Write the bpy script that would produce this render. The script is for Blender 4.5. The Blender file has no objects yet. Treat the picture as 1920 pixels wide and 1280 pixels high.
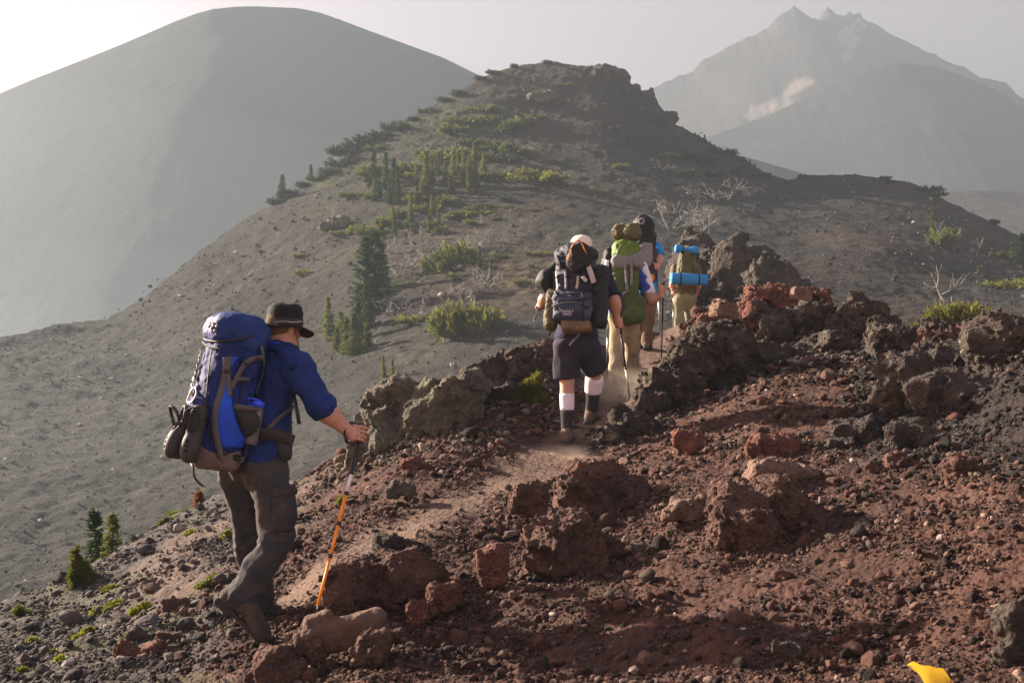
import bpy, bmesh, math, random
import numpy as np
from mathutils import Vector, Matrix

sc = bpy.context.scene
R = math.radians
# ------------------------------------------------------------------ camera
cam_d = bpy.data.cameras.new("camera"); cam = bpy.data.objects.new("camera", cam_d)
sc.collection.objects.link(cam); sc.camera = cam
cam_d.lens = 40.0; cam_d.sensor_width = 36.0; cam_d.sensor_fit = 'HORIZONTAL'
cam_d.clip_start = 0.05; cam_d.clip_end = 6000
cam.location = (0, 0, 0); cam.rotation_euler = (R(90), 0, 0)
cam_d.dof.use_dof = True; cam_d.dof.focus_distance = 8.0; cam_d.dof.aperture_fstop = 8.0
# ------------------------------------------------------------------ sky and sun
SUN_EL, SUN_AZ = 22.0, -60.0            # azimuth from +Y, negative = towards -X (left)
world = bpy.data.worlds.new("World"); sc.world = world; world.use_nodes = True
wn = world.node_tree.nodes; wl = world.node_tree.links
sky = wn.new('ShaderNodeTexSky'); sky.sky_type = 'NISHITA'; sky.sun_disc = False
sky.sun_elevation = R(SUN_EL); sky.sun_rotation = R(SUN_AZ)
sky.dust_density = 3.0; sky.air_density = 1.2; sky.altitude = 1800
wn['Background'].inputs['Strength'].default_value = 0.055
tint = wn.new('ShaderNodeMix'); tint.data_type = 'RGBA'; tint.blend_type = 'MULTIPLY'; tint.inputs[0].default_value = 1.0
tint.inputs[7].default_value = (1.75, .95, .74, 1)      # smoke-warmed sky
wl.new(sky.outputs[0], tint.inputs[6]); wl.new(tint.outputs[2], wn['Background'].inputs[0])
sun_d = bpy.data.lights.new("sun", 'SUN'); sun = bpy.data.objects.new("sun", sun_d)
sc.collection.objects.link(sun)
sun_d.energy = 5.0; sun_d.angle = R(0.6); sun_d.color = (1.0, 0.87, 0.71)
SUNV = Vector((math.sin(R(SUN_AZ))*math.cos(R(SUN_EL)), math.cos(R(SUN_AZ))*math.cos(R(SUN_EL)), math.sin(R(SUN_EL))))
sun.rotation_euler = (-SUNV).to_track_quat('-Z', 'Y').to_euler()
sun.location = SUNV*50
sc.view_settings.view_transform = 'Standard'; sc.view_settings.look = 'None'
sc.view_settings.exposure = 2.45; sc.view_settings.gamma = 1.0
# ------------------------------------------------------------------ render settings
sc.render.engine = 'CYCLES'
cy = sc.cycles
cy.max_bounces = 5; cy.diffuse_bounces = 3; cy.glossy_bounces = 2; cy.transmission_bounces = 3
cy.transparent_max_bounces = 8; cy.volume_bounces = 1
cy.use_denoising = True
cy.volume_step_rate = 2.0; cy.volume_max_steps = 128

rng = np.random.default_rng(7)
random.seed(7)

# ------------------------------------------------------------------ noise
_perm = np.random.default_rng(11).permutation(256).astype(np.int32)
_perm = np.concatenate([_perm, _perm, _perm])
_gr = np.array([[1,1,0],[-1,1,0],[1,-1,0],[-1,-1,0],[1,0,1],[-1,0,1],[1,0,-1],[-1,0,-1],
                [0,1,1],[0,-1,1],[0,1,-1],[0,-1,-1],[1,1,0],[-1,1,0],[0,-1,1],[0,-1,-1]], np.float32)
def perlin(p, seed=0):
    p = np.asarray(p, np.float32) + np.float32(seed*17.37)
    fl = np.floor(p); i = fl.astype(np.int32) & 255; f = p - fl
    u = f*f*f*(f*(f*6-15)+10)
    r = 0
    for dx in (0, 1):
        hx = _perm[i[:, 0]+dx]; wx = u[:, 0] if dx else 1-u[:, 0]
        for dy in (0, 1):
            hy = _perm[hx+i[:, 1]+dy]; wy = u[:, 1] if dy else 1-u[:, 1]
            for dz in (0, 1):
                h = _perm[hy+i[:, 2]+dz] & 15; wz = u[:, 2] if dz else 1-u[:, 2]
                g = _gr[h]
                r = r + wx*wy*wz*(g[:, 0]*(f[:, 0]-dx)+g[:, 1]*(f[:, 1]-dy)+g[:, 2]*(f[:, 2]-dz))
    return r
def fbm(p, freq=1.0, octs=4, seed=0, gain=.5, ridge=False):
    p = np.asarray(p, np.float32); a = 1.0; s = 0; t = 0
    for o in range(octs):
        n = perlin(p*freq, seed+o)
        if ridge: n = 1-2*np.abs(n)*1.6
        s = s + a*n; t += a; a *= gain; freq *= 2.03
    return s/t
def cells(p, freq, seed=0):
    """Worley F1 distance (in cell units)"""
    p = np.asarray(p, np.float32)*freq + seed*3.1
    b = np.floor(p).astype(np.int32); best = np.full(len(p), 9., np.float32)
    for dx in (-1, 0, 1):
        for dy in (-1, 0, 1):
            for dz in (-1, 0, 1):
                c = b+np.array([dx, dy, dz]); ci = c & 255
                h = _perm[_perm[_perm[ci[:, 0]]+ci[:, 1]]+ci[:, 2]]
                q = np.stack([_perm[h+1], _perm[h+57], _perm[h+131]], 1)/255.0
                d = ((c+q-p)**2).sum(1); best = np.minimum(best, d)
    return np.sqrt(best)

# ------------------------------------------------------------------ picture geometry helpers (measured points -> metres)
FP = 40.0/36.0*1920
def P(px, py, Y):
    return np.array([(px-960)/FP*Y, Y, (640-py)/FP*Y], np.float64)
def unit(v):
    v = np.asarray(v, np.float64); return v/(np.linalg.norm(v)+1e-12)
Z3 = np.array([0, 0, 1.0])

# ------------------------------------------------------------------ object helpers
BASE = {}
def link(o): sc.collection.objects.link(o); return o
def tag(o, label=None, cat=None, group=None, kind=None):
    if label: o['label'] = label
    if cat: o['category'] = cat
    if group: o['group'] = group
    if kind: o['kind'] = kind
    return o
def thing(name, label, cat, base, group=None):
    o = bpy.data.objects.new(name, None); o.empty_display_size = .1
    o.location = base; link(o); BASE[o.name] = np.asarray(base, np.float64)
    return tag(o, label, cat, group)
def mesh_data(name, V, F, mat, smooth=True, attrs=None):
    V = np.asarray(V, np.float32)
    Fs = F if isinstance(F, list) else [F]
    Fs = [np.asarray(f, np.int32) for f in Fs if len(f)]
    me = bpy.data.meshes.new(name)
    me.vertices.add(len(V)); me.vertices.foreach_set('co', V.ravel())
    nl = sum(f.size for f in Fs); nf = sum(len(f) for f in Fs)
    me.loops.add(nl); me.polygons.add(nf)
    me.loops.foreach_set('vertex_index', np.concatenate([f.ravel() for f in Fs]))
    tot = np.concatenate([np.full(len(f), f.shape[1], np.int32) for f in Fs])
    st = np.concatenate([[0], np.cumsum(tot)[:-1]]).astype(np.int32)
    me.polygons.foreach_set('loop_start', st)
    me.polygons.foreach_set('use_smooth', np.full(nf, smooth))
    if attrs:
        for k, a in attrs.items():
            a = np.asarray(a, np.float32)
            if a.ndim == 1:
                at = me.attributes.new(k, 'FLOAT', 'POINT'); at.data.foreach_set('value', a)
            else:
                at = me.attributes.new(k, 'FLOAT_COLOR', 'POINT')
                if a.shape[1] == 3: a = np.concatenate([a, np.ones((len(a), 1), np.float32)], 1)
                at.data.foreach_set('color', a.ravel())
    me.update(calc_edges=True)
    if mat: me.materials.append(mat)
    return me
def mk(name, V, F, mat, parent=None, smooth=True, attrs=None, base=None):
    """one mesh object from world-space vertices; parts are stored relative to their thing's base"""
    V = np.asarray(V, np.float64)
    if parent is not None: b = BASE[parent.name]
    elif base is not None: b = np.asarray(base, np.float64)
    else: b = np.array([V[:, 0].mean(), V[:, 1].mean(), V[:, 2].min()])
    o = bpy.data.objects.new(name, mesh_data(name, V-b, F, mat, smooth, attrs)); link(o)
    BASE[o.name] = b
    if parent is not None: o.parent = parent
    else: o.location = b
    return o

class Geo:
    def __init__(s): s.V = []; s.T = []; s.Q = []; s.n = 0
    def add(s, V, F):
        V = np.asarray(V, np.float64); F = F if isinstance(F, list) else [F]
        for f in F:
            f = np.asarray(f, np.int64)
            if not f.size: continue
            (s.T if f.shape[1] == 3 else s.Q).append(f+s.n)
        s.V.append(V); s.n += len(V); return s
    def out(s):
        F = []
        if s.T: F.append(np.concatenate(s.T))
        if s.Q: F.append(np.concatenate(s.Q))
        return np.concatenate(s.V), F
    def mk(s, name, mat, parent=None, **k):
        V, F = s.out(); return mk(name, V, F, mat, parent, **k)

def ico(sub):
    bm = bmesh.new(); bmesh.ops.create_icosphere(bm, subdivisions=sub, radius=1)
    bm.verts.ensure_lookup_table()
    V = np.array([v.co for v in bm.verts]); F = np.array([[v.index for v in f.verts] for f in bm.faces])
    bm.free(); return V, F
ICO = {k: ico(k) for k in (1, 2, 3)}

def frames(pts):
    pts = np.asarray(pts, np.float64); n = len(pts)
    t = np.gradient(pts, axis=0); t /= np.linalg.norm(t, axis=1)[:, None]+1e-12
    a = np.zeros_like(t); ref = np.array([0, 0, 1.]) if abs(t[0][2]) < .9 else np.array([1., 0, 0])
    v = unit(np.cross(t[0], ref))
    for i in range(n):
        v = unit(v-t[i]*v.dot(t[i])); a[i] = v
    return t, a, np.cross(t, a)
def tube(pts, r, n=8, cap=True):
    pts = np.asarray(pts, np.float64); m = len(pts)
    r = np.full(m, r, float) if np.isscalar(r) else np.asarray(r, float)
    t, a, b = frames(pts)
    th = np.arange(n)*2*math.pi/n
    V = (pts[:, None]+r[:, None, None]*(np.cos(th)[None, :, None]*a[:, None]+np.sin(th)[None, :, None]*b[:, None])).reshape(-1, 3)
    i = np.arange(m-1)[:, None]*n; j = np.arange(n)[None]; k = (j+1) % n
    Q = np.stack([i+j, i+k, i+n+k, i+n+j], -1).reshape(-1, 4)
    F = [Q]
    if cap:
        c = len(V); V = np.concatenate([V, pts[:1], pts[-1:]])
        j = np.arange(n); k = (j+1) % n
        F.append(np.stack([np.full(n, c), k, j], 1)); F.append(np.stack([np.full(n, c+1), (m-1)*n+j, (m-1)*n+k], 1))
    return V, F
def ribbon(pts, nor, w, th=.003):
    """flat webbing: box section swept along pts, nor = outward normals"""
    pts = np.asarray(pts, np.float64); m = len(pts)
    t = np.gradient(pts, axis=0); t /= np.linalg.norm(t, axis=1)[:, None]+1e-12
    nor = np.asarray(nor)-t*(np.asarray(nor)*t).sum(1)[:, None]; nor /= np.linalg.norm(nor, axis=1)[:, None]+1e-12
    s = np.cross(t, nor); w = np.full(m, w) if np.isscalar(w) else np.asarray(w)
    w = w[:, None]/2; h = th/2
    V = np.stack([pts-s*w-nor*h, pts+s*w-nor*h, pts+s*w+nor*h, pts-s*w+nor*h], 1).reshape(-1, 3)
    i = np.arange(m-1)[:, None]*4; j = np.arange(4)[None]; k = (j+1) % 4
    Q = np.stack([i+j, i+4+j, i+4+k, i+k], -1).reshape(-1, 4)
    e = (m-1)*4
    Q = np.concatenate([Q, [[0, 1, 2, 3], [e+3, e+2, e+1, e]]])
    return V, [Q]
def smooth_line(pts, n):
    """Catmull-Rom resample"""
    pts = np.asarray(pts, np.float64)
    if len(pts) == 2: return pts[0]+(pts[1]-pts[0])*np.linspace(0, 1, n)[:, None]
    q = np.concatenate([[2*pts[0]-pts[1]], pts, [2*pts[-1]-pts[-2]]])
    u = np.linspace(0, len(pts)-1-1e-9, n); i = u.astype(int); f = (u-i)[:, None]
    a, b, c, d = q[i], q[i+1], q[i+2], q[i+3]
    return .5*(2*b+(c-a)*f+(2*a-5*b+4*c-d)*f*f+(3*b-a-3*c+d)*f**3)
def lathe(prof, c, ax, n=32, fn=None, sx=None):
    """revolve (r, h) profile about axis ax at c; fn(theta, r, h)->(r, h) may vary it round the turn"""
    ax = unit(ax); a = unit(np.cross(ax, [0, 1, 0] if abs(ax[1]) < .9 else [1, 0, 0])) if sx is None else unit(np.asarray(sx)-ax*np.dot(sx, ax))
    b = np.cross(ax, a); V = []
    for (r, h) in prof:
        for j in range(n):
            th = 2*math.pi*j/n; rr, hh = (r, h) if fn is None else fn(th, r, h)
            V.append(c+ax*hh+rr*(math.cos(th)*a+math.sin(th)*b))
    m = len(prof); i = np.arange(m-1)[:, None]*n; j = np.arange(n)[None]; k = (j+1) % n
    Q = np.stack([i+j, i+k, i+n+k, i+n+j], -1).reshape(-1, 4)
    return np.array(V), [Q]

# ------------------------------------------------------------------ signed-distance modeller: every body, garment, pack and crag is one skin
class S:
    def __init__(s): s.p = []
    def cone(s, a, b, ra, rb=None, k=.02, fa=None, fs=1.0, sub=False):
        a = np.asarray(a, np.float64); b = np.asarray(b, np.float64); rb = ra if rb is None else rb
        m = max(ra, rb)*max(1, fs)
        s.p.append(('c', (a, b, ra, rb, None if fa is None else unit(fa), fs), k, sub, np.minimum(a, b)-m, np.maximum(a, b)+m)); return s
    def ell(s, c, r, M=None, k=.02, sub=False):
        c = np.asarray(c, np.float64); r = np.asarray(r, np.float64); M = np.eye(3) if M is None else np.asarray(M, np.float64)
        e = np.abs(M).T @ r
        s.p.append(('e', (c, r, M), k, sub, c-e, c+e)); return s
    def box(s, c, h, rd=.02, M=None, k=.02, sub=False):
        c = np.asarray(c, np.float64); h = np.asarray(h, np.float64); M = np.eye(3) if M is None else np.asarray(M, np.float64)
        e = np.abs(M).T @ h
        s.p.append(('b', (c, h, rd, M), k, sub, c-e, c+e)); return s
    def _d(s, pr, q):
        kind, D = pr[0], pr[1]
        if kind == 'c':
            a, b, ra, rb, fa, fs = D; ab = b-a; w = q-a
            t = np.clip((w@ab)/(ab@ab+1e-12), 0, 1)
            v = w-t[:, None]*ab
            if fa is not None:
                cpt = v@fa; v = v-np.outer(cpt*(1-1/fs), fa)
            return np.sqrt((v*v).sum(1))-(ra+(rb-ra)*t)
        if kind == 'e':
            c, r, M = D; w = (q-c)@M.T
            k0 = np.sqrt(((w/r)**2).sum(1)); k1 = np.sqrt(((w/(r*r))**2).sum(1))
            return k0*(k0-1)/(k1+1e-9)
        c, h, rd, M = D; w = np.abs((q-c)@M.T)-(h-rd)
        return np.sqrt((np.maximum(w, 0)**2).sum(1))+np.minimum(w.max(1), 0)-rd
    @staticmethod
    def _comb(g, d, k, sub):
        if sub:
            d = -d; h = np.clip(.5-.5*(g-d)/k, 0, 1); return g+(d-g)*h+k*h*(1-h)
        h = np.clip(.5+.5*(g-d)/k, 0, 1); return g+(d-g)*h-k*h*(1-h)
    def d(s, q):
        q = np.asarray(q, np.float64); g = np.full(len(q), 5.0)
        for pr in s.p: g = s._comb(g, s._d(pr, q), pr[2], pr[3])
        return g
    def grad(s, q, e=.003):
        g = np.stack([s.d(q+np.eye(3)[i]*e)-s.d(q-np.eye(3)[i]*e) for i in range(3)], 1)
        return g/(np.linalg.norm(g, axis=1)[:, None]+1e-9)
    def surf(s, res, fld=None, amp=0.0):
        lo = np.min([p[4] for p in s.p if not p[3]], 0)-4*res-amp; hi = np.max([p[5] for p in s.p if not p[3]], 0)+4*res+amp
        n = np.ceil((hi-lo)/res).astype(int)+1
        g = np.full(n, .5, np.float64)
        for pr in s.p:
            m = pr[2]+2.5*res+amp
            i0 = np.clip(np.floor((pr[4]-m-lo)/res).astype(int), 0, n); i1 = np.clip(np.ceil((pr[5]+m-lo)/res).astype(int)+1, 0, n)
            if (i1 <= i0).any(): continue
            ax = [lo[a]+res*np.arange(i0[a], i1[a]) for a in range(3)]
            q = np.stack(np.meshgrid(*ax, indexing='ij'), -1).reshape(-1, 3)
            sl = tuple(slice(i0[a], i1[a]) for a in range(3)); sub = g[sl]
            g[sl] = s._comb(sub.ravel(), s._d(pr, q), pr[2], pr[3]).reshape(sub.shape)
        if fld is not None:
            m = np.abs(g) < amp*1.6+2*res
            idx = np.argwhere(m); g[m] += fld(lo+idx*res)
        return nets(g, lo, res)
def nets(g, lo, res):
    n = np.array(g.shape); ins = g < 0
    c = [(a, b, d) for a in (0, 1) for b in (0, 1) for d in (0, 1)]
    sub = lambda A, o: A[o[0]:n[0]-1+o[0], o[1]:n[1]-1+o[1], o[2]:n[2]-1+o[2]]
    cnt = sum(sub(ins, o).astype(np.int8) for o in c)
    act = (cnt > 0) & (cnt < 8)
    ids = np.argwhere(act); N = len(ids)
    vid = np.full(act.shape, -1, np.int64); vid[act] = np.arange(N)
    val = {o: g[ids[:, 0]+o[0], ids[:, 1]+o[1], ids[:, 2]+o[2]] for o in c}
    acc = np.zeros((N, 3)); w = np.zeros(N)
    for o in c:
        for a in range(3):
            if o[a] == 0:
                o2 = list(o); o2[a] = 1; o2 = tuple(o2)
                v0, v1 = val[o], val[o2]; m = (v0 < 0) != (v1 < 0)
                t = np.where(m, v0/np.where(m, v0-v1, 1), 0)
                pt = np.array(o, float)[None]+np.eye(3)[a][None]*t[:, None]
                acc += pt*m[:, None]; w += m
    V = lo+res*(ids+acc/w[:, None])
    Q = []
    for a in range(3):
        b, d = (a+1) % 3, (a+2) % 3
        sl0 = [slice(1, n[i]-1) for i in range(3)]; sl1 = list(sl0); sl0[a] = slice(0, n[a]-1); sl1[a] = slice(1, n[a])
        s0, s1 = ins[tuple(sl0)], ins[tuple(sl1)]
        off = np.array([1, 1, 1]); off[a] = 0
        for flip in (False, True):
            e = np.argwhere((s0 & ~s1) if not flip else (~s0 & s1))+off
            if not len(e): continue
            def at(db, dd):
                q = e.copy(); q[:, b] += db; q[:, d] += dd; return vid[q[:, 0], q[:, 1], q[:, 2]]
            quad = np.stack([at(-1, -1), at(0, -1), at(0, 0), at(-1, 0)], 1)
            Q.append(quad[:, ::-1] if flip else quad)
    return V, np.concatenate(Q)
def vnormals(V, F):
    F = np.asarray(F); n = np.cross(V[F[:, 2]]-V[F[:, 0]], V[F[:, -1]]-V[F[:, 1]])
    N = np.zeros_like(V)
    for j in range(F.shape[1]):
        for a in range(3): N[:, a] += np.bincount(F[:, j], n[:, a], len(V))
    return N/(np.linalg.norm(N, axis=1)[:, None]+1e-12)
def relax(V, F, it=1, lam=.5):
    F = np.asarray(F)
    for _ in range(it):
        A = np.zeros_like(V); c = np.zeros(len(V))
        for j in range(F.shape[1]):
            u, v = F[:, j], F[:, (j+1) % F.shape[1]]
            for a in range(3): A[:, a] += np.bincount(u, V[v, a], len(V))
            c += np.bincount(u, minlength=len(V))
        V = V+lam*(A/np.maximum(c, 1)[:, None]-V)
    return V
def wrinkle(V, F, amp, freq, stretch=(1, 1, 1), seed=0, wgt=1.0):
    """cloth folds: ridged noise pushed along the normals"""
    n = vnormals(V, F); q = V*np.asarray(stretch)
    q = q+.35*np.stack([perlin(q*freq*.5, seed+5), perlin(q*freq*.5, seed+6), perlin(q*freq*.5, seed+7)], 1)/freq
    r = 1-np.abs(perlin(q*freq, seed))*2.6; r2 = perlin(q*freq*2.1, seed+2)
    return V+n*((amp*(r-.55)+amp*.35*r2)*wgt)[:, None]

def hits(px, py, sd, Y0, push=0.0):
    """where the lines of sight through measured photo points meet a modelled surface (real 3-D points + normals)"""
    px = np.atleast_1d(np.asarray(px, float)); py = np.atleast_1d(np.asarray(py, float))
    dr = np.stack([(px-960)/FP, np.ones_like(px), (640-py)/FP], 1); L = np.linalg.norm(dr, axis=1)[:, None]; dr = dr/L
    t = np.full(len(px), Y0-.9); best = np.full(len(px), 9.); tb = t.copy()
    for _ in range(90):
        dd = sd.d(dr*t[:, None]); m = dd < best; best = np.where(m, dd, best); tb = np.where(m, t, tb)
        t = t+np.clip(dd, .0005, .2)*.7*(dd > .0005)
    p = dr*tb[:, None]; nn = sd.grad(p); p = p-nn*np.where(best > .002, best, 0)[:, None]
    return p+nn*push, nn
def strap(sd, pts, Y0, w, n=None, off=.004, th=.004):
    pts = np.asarray(pts, float); n = n or max(6, int(np.abs(np.diff(pts, axis=0)).sum()/6))
    q = smooth_line(np.c_[pts, np.zeros(len(pts))], n)
    p, nn = hits(q[:, 0], q[:, 1], sd, Y0, off)
    for _ in range(2):
        p[1:-1] = .5*p[1:-1]+.25*(p[:-2]+p[2:]); nn[1:-1] = .5*nn[1:-1]+.25*(nn[:-2]+nn[2:])
    return ribbon(p, nn, w, th)
def patch(sd, left, right, Y0, nu=10, nv=14, off=.006, bulge=0.0, th=.012):
    """a panel or pocket lying on a modelled surface between two measured edges"""
    l = smooth_line(np.c_[np.asarray(left, float), np.zeros(len(left))], nv); r = smooth_line(np.c_[np.asarray(right, float), np.zeros(len(right))], nv)
    u = np.linspace(0, 1, nu); v = np.linspace(0, 1, nv)
    g = l[:, None]+(r-l)[:, None]*u[None, :, None]
    p, nn = hits(g[..., 0].ravel(), g[..., 1].ravel(), sd, Y0)
    win = (np.clip(np.sin(math.pi*v), 0, 1)[:, None]**.45*np.clip(np.sin(math.pi*u), 0, 1)[None]**.45).ravel()
    out = p+nn*(off*np.minimum(1, .25+win*1.5)+bulge*win)[:, None]; inn = p-nn*th
    V = np.concatenate([out, inn]); k = nu*nv
    i, j = np.meshgrid(np.arange(nv-1), np.arange(nu-1), indexing='ij'); a = (i*nu+j).ravel()
    Q = np.stack([a, a+1, a+nu+1, a+nu], 1)
    loop = list(range(nu))+[nu*(r_+1)-1 for r_ in range(1, nv)]+[nu*(nv-1)+c_ for c_ in range(nu-2, -1, -1)]+[nu*r_ for r_ in range(nv-2, 0, -1)]
    loop = np.array(loop); l2 = np.roll(loop, -1)
    side = np.stack([loop, loop+k, l2+k, l2], 1)
    return V, [np.concatenate([Q, Q[:, ::-1]+k, side])]

# ------------------------------------------------------------------ materials
class M:
    """small node-graph builder around a Principled shader"""
    def __init__(s, name, rough=.8, spec=.3):
        s.m = bpy.data.materials.new(name); s.m.use_nodes = True; s.t = s.m.node_tree; s.n = s.t.nodes; s.l = s.t.links
        s.b = s.n['Principled BSDF']; s.b.inputs['Roughness'].default_value = rough
        s.b.inputs['Specular IOR Level'].default_value = spec
        s.co = s.n.new('ShaderNodeTexCoord').outputs['Object']
    def noise(s, scale, detail=4, rough=.55, vec=None, dist=0):
        x = s.n.new('ShaderNodeTexNoise'); x.inputs['Scale'].default_value = scale; x.inputs['Detail'].default_value = detail
        x.inputs['Roughness'].default_value = rough; x.inputs['Distortion'].default_value = dist
        s.l.new(vec or s.co, x.inputs['Vector']); return x.outputs['Fac']
    def voro(s, scale, vec=None, feat='F1', out='Distance'):
        x = s.n.new('ShaderNodeTexVoronoi'); x.feature = feat; x.inputs['Scale'].default_value = scale
        s.l.new(vec or s.co, x.inputs['Vector']); return x.outputs[out]
    def mapping(s, scale, rot=(0, 0, 0)):
        x = s.n.new('ShaderNodeMapping'); x.inputs['Scale'].default_value = scale; x.inputs['Rotation'].default_value = rot
        s.l.new(s.co, x.inputs['Vector']); return x.outputs[0]
    def ramp(s, fac, stops, interp='LINEAR'):
        x = s.n.new('ShaderNodeValToRGB'); cr = x.color_ramp; cr.interpolation = interp
        while len(cr.elements) < len(stops): cr.elements.new(.5)
        for e, (p, c) in zip(cr.elements, stops):
            e.position = p; e.color = (*c, 1) if not np.isscalar(c) else (c, c, c, 1)
        s.l.new(fac, x.inputs[0]); return x.outputs[0]
    def attr(s, name, out='Fac'):
        x = s.n.new('ShaderNodeAttribute'); x.attribute_name = name; return x.outputs[out]
    def obj_rand(s): return s.n.new('ShaderNodeObjectInfo').outputs['Random']
    def mix(s, fac, a, b, mode='MIX'):
        x = s.n.new('ShaderNodeMix'); x.data_type = 'RGBA'; x.blend_type = mode
        for sock, v in ((x.inputs[0], fac), (x.inputs[6], a), (x.inputs[7], b)):
            if isinstance(v, (int, float)): sock.default_value = v
            elif isinstance(v, tuple): sock.default_value = (*v, 1)
            else: s.l.new(v, sock)
        return x.outputs[2]
    def math(s, op, a, b=0.0):
        x = s.n.new('ShaderNodeMath'); x.operation = op
        for sock, v in zip(x.inputs, (a, b)):
            if isinstance(v, (int, float)): sock.default_value = v
            else: s.l.new(v, sock)
        return x.outputs[0]
    def color(s, c):
        if isinstance(c, tuple): s.b.inputs['Base Color'].default_value = (*c, 1)
        else: s.l.new(c, s.b.inputs['Base Color'])
        return s
    def bump(s, h, strength=.5, dist=.02):
        x = s.n.new('ShaderNodeBump'); x.inputs['Strength'].default_value = strength; x.inputs['Distance'].default_value = dist
        s.l.new(h, x.inputs['Height']); s.l.new(x.outputs[0], s.b.inputs['Normal']); return s
def cloth(name, c, rough=.85, weave=300, var=.25, bump=.35, dirt=None, sheen=.0):
    m = M(name, rough, .25)
    n = m.noise(6, 4); d = tuple(x*(1-var) for x in c); e = tuple(min(1, x*(1+var)) for x in c)
    col = m.ramp(n, [(.3, d), (.7, e)])
    if dirt:
        dn = m.noise(9, 6, .7); col = m.mix(m.ramp(dn, [(.45, 0.0), (.85, .45)]), col, dirt)
    m.color(col); h = m.math('ADD', m.math('MULTIPLY', m.noise(45, 3), .7), m.math('MULTIPLY', m.noise(weave, 2), .35))
    m.bump(h, min(1.0, bump*1.7), .009); m.b.inputs['Sheen Weight'].default_value = sheen
    return m.m
def plain(name, c, rough=.5, metal=0.0, spec=.4, var=.12):
    m = M(name, rough, spec); n = m.noise(25, 5, .6)
    m.color(m.ramp(n, [(.3, tuple(x*(1-var) for x in c)), (.7, tuple(min(1, x*(1+var)) for x in c))]))
    m.b.inputs['Metallic'].default_value = metal; m.bump(m.noise(120, 3), .12, .003); return m.m
def rockmat(name, cols, lich=None, scale=4, bump=.9, bd=.03, lich_amt=.55):
    cols = [tuple(min(.6, x*1.55) for x in c) for c in cols]; lich = tuple(x*1.3 for x in lich) if lich else None
    m = M(name, .93, .2)
    n = m.noise(scale, 8, .65); col = m.ramp(n, [(.28+.15*i, c) for i, c in enumerate(cols)])
    f = m.noise(scale*11, 6, .7); col = m.mix(m.ramp(f, [(.35, .55), (.65, 0.0)]), col, tuple(x*.45 for x in cols[0]))
    if lich:
        ln = m.noise(scale*1.7, 9, .72); col = m.mix(m.ramp(ln, [(lich_amt, 0.0), (lich_amt+.07, .85)]), col, lich)
    m.color(col)
    h = m.math('ADD', m.math('MULTIPLY', m.noise(scale*7, 9, .75), 1.0), m.math('MULTIPLY', m.voro(scale*14), .8))
    m.bump(h, bump, bd); return m.m
def leafmat(name, dark, light, tr=.35):
    m = M(name, .75, .2)
    n = m.math('ADD', m.math('MULTIPLY', m.noise(2.5, 3), .7), m.math('MULTIPLY', m.obj_rand(), .3))
    col = m.ramp(n, [(.3, dark), (.65, light)]); m.color(col)
    tl = m.n.new('ShaderNodeBsdfTranslucent'); m.l.new(col, tl.inputs[0])
    mx = m.n.new('ShaderNodeMixShader'); mx.inputs[0].default_value = tr
    m.l.new(m.b.outputs[0], mx.inputs[1]); m.l.new(tl.outputs[0], mx.inputs[2])
    m.l.new(mx.outputs[0], m.n['Material Output'].inputs[0]); return m.m

# =================================================================== THE SETTING
def rbf_fit(pts):
    """thin-plate fit of 1/distance over measured points (planes are exact)"""
    a = np.array(pts, float); X = a[:, :2]/500.0; y = 1/a[:, 2]
    r = np.linalg.norm(X[:, None]-X[None], axis=2); K = np.where(r > 0, r*r*np.log(r+1e-12), 0)+np.eye(len(X))*.004
    A = np.zeros((len(X)+3,)*2); A[:len(X), :len(X)] = K; Pm = np.c_[np.ones(len(X)), X]
    A[:len(X), len(X):] = Pm; A[len(X):, :len(X)] = Pm.T
    w = np.linalg.solve(A, np.r_[y, 0, 0, 0])
    def f(px, py):
        q = np.stack([np.asarray(px, float).ravel(), np.asarray(py, float).ravel()], 1)/500.0; o = np.zeros(len(q))
        for s in range(0, len(q), 200000):
            b = q[s:s+200000]; v = w[-3]+b@w[-2:]
            for i in range(len(X)):
                rr = ((b-X[i])**2).sum(1); v = v+w[i]*.5*rr*np.log(rr+1e-12)
            o[s:s+200000] = v
        return (1/o).reshape(np.shape(px))
    return f
def sheet(crestpts, botpts, depth, cols, rows, back, sgamma=1.0):
    """terrain sheet: from the nearest edge up to its crest, then over and down the far side"""
    c = np.array(crestpts, float); b = np.array(botpts, float)
    cy_ = np.interp(cols, c[:, 0], c[:, 1]); by_ = np.interp(cols, b[:, 0], b[:, 1])
    s = np.linspace(0, 1, rows)**sgamma
    PX = np.repeat(cols[None], rows, 0); PY = by_[None]+(cy_-by_)[None]*s[:, None]
    Y = depth(PX, PY)
    V = np.stack([(PX-960)/FP*Y, Y, (640-PY)/FP*Y], -1)
    cr = V[-1]; bk = []
    for (t, dz) in back:
        q = cr.copy(); q[:, 0] += (cols-960)/FP*t*.8; q[:, 1] += t; q[:, 2] += dz; bk.append(q)
    return np.concatenate([V, np.array(bk)]), PX, PY
def gridfaces(r, c):
    i, j = np.meshgrid(np.arange(r-1), np.arange(c-1), indexing='ij'); a = (i*c+j).ravel()
    return np.stack([a, a+1, a+c+1, a+c], 1)

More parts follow.
